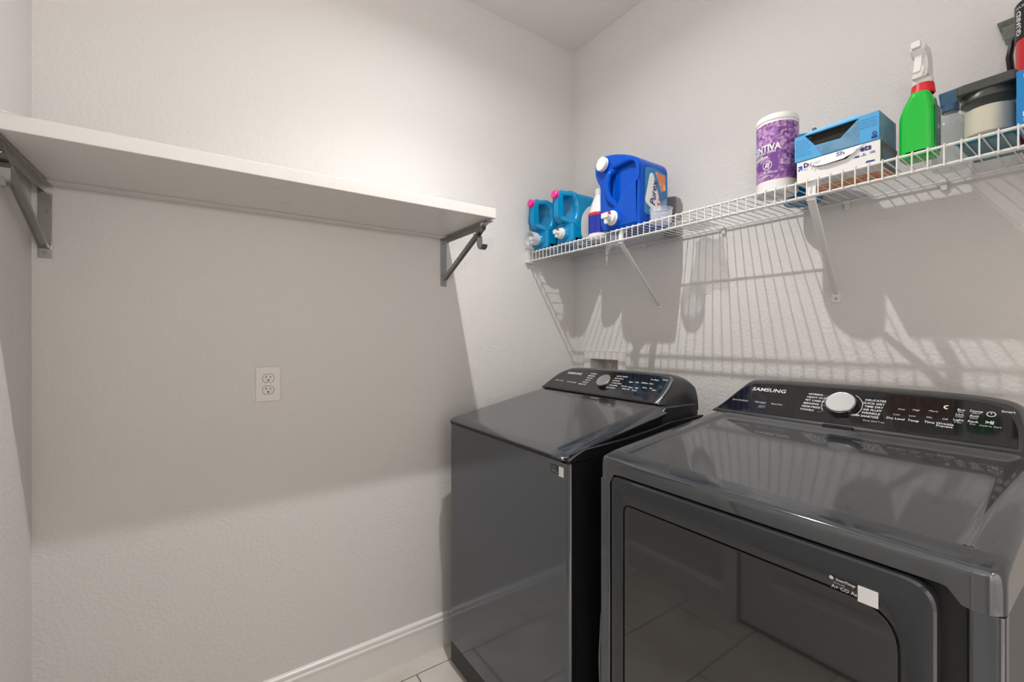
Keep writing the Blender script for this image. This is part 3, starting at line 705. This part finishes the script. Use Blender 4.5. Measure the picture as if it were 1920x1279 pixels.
# big blue dispenser jug
t = thing('detergent_dispenser', 'large royal blue laundry detergent dispenser jug with white cap and tap', 'jug', (.54, -.19, B0))
out = [(.424, 1.965, .02), (.436, 1.990, .015), (.470, 1.992, .03), (.52, 1.984, .05), (.585, 1.962, .05), (.646, 1.928, .03), (.648, B0, .012), (.472, B0, .014), (.451, 1.722, .02), (.451, 1.872, .02), (.436, 1.899, .02), (.424, 1.924, .02)]
pocket = rounded([(.512, 1.922, .015), (.60, 1.930, .02), (.634, 1.912, .015), (.632, 1.862, .01), (.562, 1.842, .02), (.545, 1.80, .015), (.530, 1.782, .012), (.505, 1.80, .012), (.492, 1.84, .01), (.494, 1.90, .01)], .01, 5)
b = NB(); prof(b, [rounded(out, .02, 6)], .112, .262, .014, FRONT, 4); prof(b, [rounded([(x, z, r) for x, z, r in out], .02, 6), pocket], .232, .284, .014, FRONT, 4)
obj('body', b, 'blue', t, ang=50)
b = NB(); tube(b, [(.515, -.255, 1.928), (.512, -.276, 1.918), (.505, -.286, 1.905), (.500, -.290, 1.875), (.501, -.290, 1.84), (.510, -.287, 1.812), (.524, -.280, 1.79), (.535, -.258, 1.775)], [.013, .013, .0125, .012, .012, .012, .013, .014], 12)
obj('handle', b, 'blue', t)
b = NB(); cyl(b, (.482, -.27, 1.950), (-.12, -1, .1), .024, .022, 28, .002); obj('neck', b, 'blue', t)
b = NB(); cyl(b, (.480, -.285, 1.952), (-.12, -1, .1), .0275, .020, 32, .003); obj('cap', b, 'wplas', t, label='white screw cap')
b = NB(); lathe(b, [(.044, 0), (.040, .012), (.033, .022), (0, .022)], frame_to((.528, -.272, 1.735), (0, -1, 0)), 32); obj('tap_boss', b, 'blue', t)
b = NB(); cyl(b, (.528, -.288, 1.735), (0, -1, 0), .028, .012, 28, .003); cyl(b, (.528, -.298, 1.735), (0, -1, 0), .023, .012, 28, .004)
sp = obj('spigot_collar', b, 'wplas', t, label='white tap')
b = NB(); cyl(b, (.528, -.308, 1.735), (0, -1, 0), .012, .026, 18, .003); cyl(b, (.528, -.326, 1.738), (0, 0, -1), .008, .030, 16, .002); box(b, .512, .544, -.338, -.328, 1.728, 1.748, .003); obj('spigot', b, 'wplas', sp)
obj('button', box(NB(), .518, .538, -.330, -.310, 1.747, 1.754, .003), 'red', sp, label='red tap button')
sx_ = .6485
fs = lambda u, v: Vector((sx_ + .0006, u, v))
LB = [(y, z) for y, z in [(-.258, 1.73), (-.135, 1.73), (-.128, 1.80), (-.130, 1.895), (-.20, 1.908), (-.252, 1.90)]]
b = NB(); prof(b, [rounded(LB, .015)], sx_ - .0008, sx_ + .0006, .0003, SIDE); obj('side_label', b, 'bluel', t, label='blue printed side label')
b = NB(); prof(b, [rounded([(-.256, 1.775, .012), (-.226, 1.885, .012), (-.208, 1.885, .012), (-.158, 1.757, .015), (-.20, 1.745, .015)], .01)], sx_, sx_ + .0011, .0003, SIDE); obj('label_badge', b, 'wcard', t, label='white brand badge')
b = NB(); prof(b, [[(-.196, 1.893), (-.140, 1.890), (-.137, 1.835), (-.160, 1.825)]], sx_, sx_ + .0010, .0002, SIDE); obj('label_picture', b, 'orange', t, label='orange flower picture')
fp = lambda x, y: Vector((sx_ + .0018, -.213 - y * .985 + x * .16, 1.768 + x + y * .16))
b = NB(); text(b, 'Purex', .040, fp, shear=.15, bold=.02, sx=.95); obj('brand_lettering', b, 'navy', t)
fp2 = lambda x, y: Vector((sx_ + .0018, -.180 - y * .985 + x * .2, 1.770 + x + y * .2))
b = NB(); text(b, '4 in 1', .024, fp2, bold=.02); obj('claim_lettering', b, 'red', t)
b = NB()
for i in range(5): text(b, 'Crystals Fragrance', .008, lambda x, y, i=i: Vector((sx_ + .0016, -.160 + i * .007 - y, 1.745 + x * .75 + .004 * i)))
obj('small_lettering', b, 'wcard', t)

t = thing('grey_scoop', 'small grey plastic piece standing against the wall behind the blue jug', 'scoop', (.602, -.03, B0))
b = NB(); prof(b, [rounded([(.572, B0), (.632, B0), (.632, 1.838, .015), (.572, 1.845, .012)], .003)], .012, .045, .004, FRONT); obj('body', b, 'greyp', t)
obj('rib', box(NB(), .574, .630, -.05, -.043, B0 + .03, B0 + .036, .001), 'greyp', t)

t = thing('measuring_cup', 'small clear plastic measuring cup standing in front of the blue jug', 'cup', (.695, -.225, B0))
b = NB(); lathe(b, [(0, .0), (.034, 0), (.0355, .004), (.0382, .047), (.0405, .050), (.0405, .0525), (.0369, .0515), (.0345, .005), (0, .003)], Matrix.Translation((.695, -.225, B0)), 36); obj('body', b, 'cupc', t)
b = NB()
for z in (.014, .026, .038): lathe(b, [(.0362 + z * .04, z), (.0372 + z * .04, z + .001), (.0362 + z * .04, z + .002)], Matrix.Translation((.695, -.225, B0)), 36)
obj('fill_line', b, 'cupc', t)

def crumple(name, cx, cy, sx, sy, hgt, m, label, cat, seed, z0=B0, rz=0):
    random.seed(seed); b = NB(); nx, ny = 16, 12; G = {}
    off = [(random.uniform(6, 26), random.uniform(6, 26), random.uniform(0, 6)) for _ in range(6)]
    for side in (0, 1):
        for j in range(ny + 1):
            for i in range(nx + 1):
                u, v = i / nx * 2 - 1, j / ny * 2 - 1
                e = max(0, 1 - max(abs(u), abs(v)) ** 4)
                q = sum(math.sin(a * u * .35 + c * v * .35 + d) for a, c, d in off) / 6
                z = (hgt * (.55 + .7 * q) * e * (1 if side else .06)) if side else .0008
                z = max(z, .0015 if side else 0)
                rim_ = i in (0, nx) or j in (0, ny)
                if side and rim_: G[1, i, j] = G[0, i, j]; continue
                p = Vector((u * sx / 2 * (1 + .12 * math.sin(3 * v + seed)), v * sy / 2 * (1 + .1 * math.sin(4 * u + seed)), z)); p.rotate(Matrix.Rotation(rz, 3, 'Z'))
                G[side, i, j] = b.verts.new(p + Vector((cx, cy, z0)))
        for j in range(ny):
            for i in range(nx): b.faces.new((G[side, i, j], G[side, i + 1, j], G[side, i + 1, j + 1], G[side, i, j + 1]))
    return tag(obj(name, b, m, ang=25), label, cat)
crumple('plastic_bag', .745, -.105, .12, .15, .026, 'bagc', 'crumpled clear plastic wrapper lying on the wire shelf beside the cup', 'wrapper', 3)

# purple wipes canister
cc = (1.082, -.222, B0); cm = Matrix.Translation(cc)
t = thing('wipes_canister', 'tall purple lavender-print wipes canister with a white lid', 'canister', cc)
r0 = .0515
b = NB(); lathe(b, [(0, 0), (r0 - .003, 0), (r0, .004), (r0, .198), (r0 - .002, .20), (0, .20)], cm, 48); obj('body', b, 'wplas', t)
b = NB(); lathe(b, [(r0 + .0002, .032), (r0 + .0007, .033), (r0 + .0007, .189), (r0 + .0002, .190)], cm, 48); obj('label_wrap', b, 'lav', t, label='purple lavender flower label')
b = NB(); lathe(b, [(r0 - .002, .196), (r0 + .0015, .198), (r0 + .0015, .206), (r0 - .002, .214), (r0 - .014, .220), (0, .221)], cm, 48); obj('lid', b, 'wplas', t)
va = 233                                                    # azimuth facing the viewer
on = lambda a, z, k=.0012: on_cyl(cc, r0 + k, a, z)
M['lavd'] = mat('label_violet', (.16, .045, .27), .4); M['lavg'] = mat('label_grey', (.36, .33, .38), .4)
b = NB()
def patch(a0, a1, z0, z1, k):
    n = 8
    for i in range(n):
        x0, x1 = (a0 + (a1 - a0) * i / n), (a0 + (a1 - a0) * (i + 1) / n)
        b.faces.new([b.verts.new(on_cyl(cc, r0 + k, A, Z)(0, 0)) for A, Z in ((x0, z0), (x1, z0), (x1, z1), (x0, z1))])
patch(275, 297, .045, .118, .0009); patch(196, 268, .100, .128, .0009); patch(228, 262, .062, .084, .0009)
obj('label_panel', b, 'lavd', t)
b = NB(); patch(215, 258, .091, .101, .0011); obj('label_badge', b, 'lavg', t)
b = NB(); text(b, 'SCENTIVA', .0250, on(197, .121, .0014), bold=.03, sx=.86); text(b, 'DISINFECTING WIPES', .0085, on(203, .109, .0014), bold=.02); text(b, 'BLEACH FREE', .006, on(215, .103, .0014))
text(b, 'KILLS 99.9%', .0095, on(218, .0965, .0014), bold=.03); text(b, 'TUSCAN LAVENDER', .0075, on(222, .052, .0014)); text(b, '& JASMINE', .0075, on(232, .044, .0014))
f = on(267, .074, .0014)
for i in range(24):
    p, q = 2 * math.pi * i / 24, 2 * math.pi * (i + 1) / 24
    flat(b, [(.0112 * math.cos(p), .0112 * math.sin(p)), (.0128 * math.cos(p), .0128 * math.sin(p)), (.0128 * math.cos(q), .0128 * math.sin(q)), (.0112 * math.cos(q), .0112 * math.sin(q))], f)
for d in (-.004, 0, .004): flat(b, [(d - .0018, -.006), (d + .0006, -.007), (d + .003, .006), (d + .001, .0075)], f)
flat(b, [(-.009, -.008), (-.0078, -.009), (.009, .008), (.0078, .009)], f); rect(b, -.011, .011, -.0185, -.0165, f)
obj('label_lettering', b, 'wcard', t)
b = NB(); f = on(220, .138, .0014); flat(b, [(-.010, -.004), (.006, -.004), (.010, .004), (-.006, .004)], f); obj('brand_emblem', b, 'lbox2', t)

# blue tub behind the boxes
t = thing('pod_tub', 'blue tub behind the dryer sheet boxes, only its lid edge showing', 'tub', (1.088, -.075, B0))
b = NB(); lathe(b, [(0, 0), (.046, 0), (.05, .005), (.05, .155), (.046, .172), (0, .172)], Matrix.Translation((1.088, -.075, B0)), 32); obj('body', b, 'jugblue', t)
b = NB(); lathe(b, [(.048, .168), (.052, .172), (.052, .188), (.046, .194), (0, .194)], Matrix.Translation((1.088, -.075, B0)), 32); obj('lid', b, 'jugblue', t)
obj('lid_tab', box(NB(), 1.118, 1.128, -.090, -.080, B0 + .190, B0 + .212, .002), 'bspray', t)

# dryer sheet boxes
def sheet_box(name, label, x0, x1, y0, y1, z0, z1, front, side, hole, group):
    t = thing(name, label, 'box', ((x0 + x1) / 2, (y0 + y1) / 2, z0), 0, group)
    b = NB(); th = .0012
    prof(b, [[(x0, z0), (x1, z0), (x1, z1), (x0, z1)], hole], -y0 - th, -y0, .0002, FRONT); obj('front_panel', b, front, t)
    for xe in (x0, x1 - th): obj('end_panel', box(NB(), xe, xe + th, y0 + th, y1, z0, z1), side, t)
    b = NB(); box(b, x0 + th, x1 - th, y1 - th, y1, z0, z1); box(b, x0 + th, x1 - th, y0 + th, y1 - th, z0, z0 + th); box(b, x0 + th, x1 - th, y0 + .03 if name == 'blue' else y0 + th, y1 - th, z1 - th, z1); obj('shell', b, front, t)
    b = NB(); box(b, x0 + .003, x1 - .003, y0 + .012, y1 - .003, z0 + .002, z1 - .004); obj('inside_shade', b, 'kcard', t)  # near-black block stands in for the shade inside the box
    return t
by0, by1 = -.268, -.146
zw0, zw1 = B0, 1.7465
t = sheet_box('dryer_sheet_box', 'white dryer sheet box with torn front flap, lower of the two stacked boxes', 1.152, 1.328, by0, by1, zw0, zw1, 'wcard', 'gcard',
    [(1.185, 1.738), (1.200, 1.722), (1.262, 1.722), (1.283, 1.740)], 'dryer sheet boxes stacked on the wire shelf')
b = NB(); fl_ = [(1.173, 1.7405), (1.200, 1.7225), (1.215, 1.7205), (1.258, 1.7225), (1.268, 1.727), (1.276, 1.729), (1.297, 1.7455), (1.21, 1.745)]
yfl = lambda z: by0 - .0018 - (1.7455 - z) * .25
V = [b.verts.new((x, yfl(z), z)) for x, z in fl_]; V2 = [b.verts.new((x, yfl(z) + .0008, z)) for x, z in fl_]
b.faces.new(V); b.faces.new(V2)
for i in range(len(V)): j = (i + 1) % len(V); b.faces.new((V[i], V[j], V2[j], V2[i]))
obj('torn_flap', b, 'wflap', t, label='torn white flap hanging forward')
fb = lambda x, z: Vector((x, by0 - .0008, z))
ff = lambda x, z: Vector((x, yfl(z) - .0008, z))
b = NB(); text(b, 'D', .0165, lambda x, y: fb(1.168 + x, 1.7335 + y), bold=.035); text(b, 'ets', .0185, lambda x, y: fb(1.2895 + x, 1.7345 + y), bold=.035)
text(b, 'Fresh', .004, lambda x, y: fb(1.168 + x, 1.723 + y)); text(b, '105', .0072, lambda x, y: fb(1.308 + x, 1.7205 + y), bold=.02)
flat(b, [(1.276, 1.718), (1.287, 1.7165), (1.2885, 1.7215), (1.281, 1.7205)], fb); flat(b, [(1.295, 1.720), (1.298, 1.7195), (1.2985, 1.7225), (1.2955, 1.723)], fb); rect(b, 1.291, 1.302, 1.7175, 1.7185, fb)
flat(b, [(1.300, 1.699), (1.318, 1.699), (1.318, 1.702), (1.302, 1.703)], fb)
obj('front_lettering', b, 'dblue', t)
M['faint'] = mat('faded_print', (.50, .50, .56), .5)
b = NB(); text(b, 'ryer', .0165, lambda x, y: ff(1.182 + x, 1.7335 + y * .99), bold=.03); text(b, 'o', .0185, lambda x, y: ff(1.276 + x, 1.7385 + y * .6)); obj('flap_lettering', b, 'faint', t)
b = NB(); text(b, 'Sh', .0195, lambda x, y: ff(1.2415 + x, 1.7375 + y * .75), bold=.035); obj('flap_lettering', b, 'dblue', t)
M['arrowb'] = mat('arrow_blue', (.01, .09, .55), .4)
b = NB(); ax, az = 1.1605, 1.7285
for pl in ([(-.005, .006), (.0045, .0065), (.0045, -.006), (.0015, -.004), (.0015, .0008), (-.0032, -.007), (-.0058, -.0045), (-.001, .003), (-.005, .003)],): flat(b, pl, lambda x, y: fb(ax + x, az + y))
obj('arrow_emblem', b, 'arrowb', t)
b = NB(); box(b, 1.157, 1.323, by0 + .050, by1 - .004, zw0 - .0001, zw0 + .0006); obj('base_print', b, 'orange', t)
b = NB()
for i in range(4): text(b, ('Caution read label', 'before use', 'keep away from heat', 'store dry')[i], .006, lambda x, y, i=i: Vector((1.165 + x + .018 * i, by0 + .010 + .009 * i - y, zw0 - .0002)))
obj('small_lettering', b, 'dblue', t)
b = NB(); rect(b, 0, .08, 0, .03, lambda x, y: Vector((1.3286, by0 + .015 + x, 1.700 + y))); obj('end_print', b, 'bspray', t)

zb0, zb1 = zw1 + .001, 1.8135
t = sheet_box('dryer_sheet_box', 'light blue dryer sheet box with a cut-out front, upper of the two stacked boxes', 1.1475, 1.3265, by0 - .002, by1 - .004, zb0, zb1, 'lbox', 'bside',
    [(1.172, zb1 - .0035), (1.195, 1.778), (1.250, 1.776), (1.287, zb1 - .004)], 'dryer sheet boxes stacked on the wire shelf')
b = NB(); fb2 = lambda x, z: Vector((x, by0 - .0028, z))
prof(b, [[(1.196, 1.7755), (1.250, 1.7735), (1.2875, 1.8095), (1.2885, zb0 + .001), (1.210, zb0 + .001)]], -by0 + .0018, -by0 + .0026, .0002, FRONT); obj('front_band', b, 'bside', t)
b = NB(); V = [b.verts.new(p) for p in ((1.166, by0 - .0015, zb1 - .001), (1.292, by0 - .0015, zb1), (1.282, by0 + .004, zb1 + .0105), (1.178, by0 + .004, zb1 + .006))]
V2 = [b.verts.new(v.co + Vector((0, .001, 0))) for v in V]; b.faces.new(V); b.faces.new(V2)
for i in range(4): j = (i + 1) % 4; b.faces.new((V[i], V[j], V2[j], V2[i]))
obj('top_flap', b, 'lbox2', t, label='pale blue lifted flap')
b = NB()
for i in range(8): text(b, ('Directions for use in dryer', 'Place one sheet on top of', 'clothes before drying')[i % 3], .0043, lambda x, y, i=i: fb2(1.151 + x * .78, zb1 - .012 - i * .0058 + y))
for i in range(4): text(b, 'Keep box closed', .0045, lambda x, y, i=i: fb2(1.291 + x, zb1 - .012 - i * .0062 + y))
M['bprint'] = mat('box_blue_print', (.02, .16, .42), .5)
obj('small_lettering', b, 'bprint', t)
b = NB(); rect(b, 1.3125, 1.3235, zb0 + .004, zb0 + .010, fb2)
for i in range(10):
    p, q = 2 * math.pi * i / 10, 2 * math.pi * (i + 1) / 10
    flat(b, [(1.318 + .0025 * math.cos(p), zb0 + .0155 + .0025 * math.sin(p)), (1.318 + .0045 * math.cos(p), zb0 + .0155 + .0045 * math.sin(p)), (1.318 + .0045 * math.cos(q), zb0 + .0155 + .0045 * math.sin(q)), (1.318 + .0025 * math.cos(q), zb0 + .0155 + .0025 * math.sin(q))], fb2)
obj('recycling_mark', b, 'dblue', t)

# green spray bottle
t = thing('spray_bottle', 'bright green spray bottle with red collar and white trigger head', 'bottle', (1.385, -.22, B0), 0)
gy0, gy1 = -.252, -.192
out = [(1.355, B0, .008), (1.417, B0, .008), (1.417, 1.790, .02), (1.411, 1.824, .015), (1.405, 1.836, .01), (1.378, 1.840, .01), (1.366, 1.818, .02), (1.355, 1.790, .02)]
b = NB(); prof(b, [rounded(out, .01, 6)], -gy1, -gy0, .014, FRONT, 4); obj('body', b, 'green', t, ang=50)
b = NB(); lathe(b, [(.0185, 0), (.0215, .002), (.0195, .022), (.017, .024), (0, .024)], Matrix.Translation((1.392, -.222, 1.832)), 28); obj('collar', b, 'red', t, label='red screw collar')
b = NB(); lathe(b, [(.017, 0), (.0185, .001), (.018, .012), (0, .012)], Matrix.Translation((1.392, -.222, 1.855)), 28)
prof(b, [rounded([(-.252, 1.864), (-.200, 1.864), (-.196, 1.885), (-.203, 1.920), (-.215, 1.935, .01), (-.262, 1.934, .006), (-.268, 1.920), (-.246, 1.908), (-.240, 1.89)], .004)], 1.379, 1.405, .004, SIDE)
obj('trigger_head', b, 'wplas', t)
b = NB(); strap(b, [(1.392, -.250, 1.915), (1.392, -.258, 1.898), (1.392, -.262, 1.88), (1.392, -.270, 1.868)], (1, 0, 0), .012, .004); obj('trigger', b, 'wplas', t)
obj('nozzle', box(NB(), 1.384, 1.400, -.278, -.266, 1.920, 1.934, .002), 'wplas', t)
M['greenl'] = mat('dark_green_label', (.03, .13, .10), .35, var=(40, (.35, .4, .36), .55, .62))
b = NB(); prof(b, [rounded([(-.244, B0 + .014), (-.200, B0 + .014), (-.200, 1.80), (-.244, 1.80)], .008)], 1.4168, 1.4178, .0003, SIDE); obj('side_label', b, 'greenl', t)
# second spray bottle
cs = (1.412, -.085, B0)
t = thing('spray_bottle', 'clear spray bottle with slate blue head behind the green spray bottle', 'bottle', cs)
b = NB(); lathe(b, [(0, 0), (.030, 0), (.033, .004), (.033, .095), (.026, .118), (.013, .130), (.013, .140), (0, .140)], Matrix.Translation(cs), 28); obj('body', b, 'frost', t)
b = NB(); lathe(b, [(.014, .136), (.016, .138), (.016, .152), (0, .152)], Matrix.Translation(cs), 24)
prof(b, [rounded([(1.396, B0 + .150), (1.422, B0 + .150), (1.430, B0 + .160), (1.442, B0 + .166), (1.442, B0 + .180), (1.428, B0 + .188), (1.392, B0 + .186)], .003)], .075, .096, .004, FRONT)
obj('trigger_head', b, 'bspray', t, label='slate blue head')
crumple('storage_pouch', 1.432, -.10, .06, .10, .016, 'pouch', 'dark crumpled pouch lying flat between green bottle and candle', 'pouch', 8) if False else None

# candle jar and what it stands on
ck = (1.493, -.205)
t = thing('soap_packet', 'flat teal packet lying under the candle jar', 'packet', (ck[0], -.17, B0))
b = NB(); box(b, 1.452, 1.533, -.248, -.09, B0, B0 + .010, .003); obj('body', b, 'tealp', t)
obj('seal', box(NB(), 1.449, 1.536, -.252, -.247, B0 + .003, B0 + .0045, .0005), 'tealp', t)
cz = B0 + .0102
t = thing('candle_jar', 'cream candle in a clear glass jar with a dark grey lid', 'candle', (*ck, cz))
cm = Matrix.Translation((*ck, cz))
b = NB(); lathe(b, [(0, 0), (.036, 0), (.040, .006), (.0405, .078), (.0385, .080), (.037, .078), (.0372, .010), (.033, .006), (0, .006)], cm, 40); obj('jar', b, 'glassy', t)
b = NB(); lathe(b, [(0, .0065), (.033, .0065), (.0368, .011), (.0368, .064), (0, .064)], cm, 40); obj('wax', b, 'wax', t)
b = NB(); lathe(b, [(.039, .079), (.043, .081), (.043, .088), (.041, .091), (.041, .096), (0, .096)], cm, 40)
prof(b, [rounded([(-.044, -.044), (.044, -.044), (.044, .044), (-.044, .044)], .012)], .0962, .1165, .003, cm); obj('lid', b, 'darklid', t)
# items at the right edge
t = thing('carton', 'bright blue carton at the right end of the wire shelf in view', 'box', (1.59, -.22, B0))
b = NB(); box(b, 1.538, 1.65, -.272, -.17, B0, 1.797, .001); obj('body', b, 'bluebx', t)
b = NB(); f = lambda x, y: Vector((1.543 + x, -.2728, y)); text(b, 'LAUNDRY', .010, lambda x, y: f(x + .004, 1.785 + y), bold=.03); text(b, 'PODS', .012, lambda x, y: f(x + .003, 1.712 + y), bold=.03); text(b, '32 CT', .007, lambda x, y: f(x + .003, 1.702 + y)); obj('front_lettering', b, 'wcard', t)
t = thing('aerosol_can', 'red can with a black label and white top behind the blue carton', 'can', (1.553, -.130, B0))
cm = Matrix.Translation((1.553, -.130, B0))
b = NB(); lathe(b, [(0, 0), (.030, 0), (.032, .004), (.032, .295), (.028, .30), (0, .30)], cm, 32); obj('body', b, 'red', t)
b = NB(); lathe(b, [(.0324, .222), (.0336, .224), (.0336, .298), (.031, .301)], cm, 32); obj('label', b, 'blackc', t, label='black label band')
b = NB(); lathe(b, [(.0315, .3015), (.030, .308), (.022, .345), (.012, .35), (0, .35)], cm, 32); obj('cap', b, 'wplas', t)
b = NB(); f = on_cyl((1.553, -.130, B0), .0340, 222, .230); text(b, 'GUARD', .015, lambda x, y: f(-y, x), bold=.03); f2_ = on_cyl((1.553, -.130, B0), .0340, 225, .288); text(b, 'MAX', .009, lambda x, y: f2_(x, y), 'CENTER'); obj('label_lettering', b, 'wcard', t)
t = thing('work_gloves', 'black strap bundle hanging beside the red can', 'strap', (1.52, -.08, 1.83))
b = NB(); tube(b, [(1.530, -.075, B0), (1.520, -.075, 1.80), (1.511, -.095, 1.865), (1.509, -.105, 1.90), (1.513, -.105, 1.93), (1.520, -.10, 1.945)], [.004, .005, .006, .006, .005, .004], 8); obj('strap_loop', b, 'blackc', t)
b = NB(); prof(b, [rounded([(1.497, 1.853), (1.518, 1.853), (1.522, 1.873), (1.509, 1.880)], .002)], .085, .10, .002, FRONT); obj('buckle', b, 'greyp', t)
t['label'] = 'black strap with a grey buckle standing against the red can'; t['category'] = 'strap'; t.name = 'strap'
t = thing('hang_card', 'green grey card leaning on the wall above the candle', 'card', (1.50, -.03, 1.99))
TM = Matrix.Translation((1.503, -.030, B0)) @ Matrix.Rotation(R(-4), 4, 'X')
b = NB(); prof(b, [rounded([(.034, 0), (.075, 0), (.075, .345), (-.026, .345), (-.010, .283), (.030, .279)], .003)], -.001, .001, .0004, TM @ FRONT); obj('sheet', b, 'gcard', t)
b = NB()
for i in range(6): prof(b, [[(-.017 + .001 * (i > 3), .300 + i * .005), (.03, .300 + i * .005), (.03, .302 + i * .005), (-.017, .302 + i * .005)]], .0011, .0014, .0001, TM @ FRONT)
obj('printed_lines', b, 'printg', t)
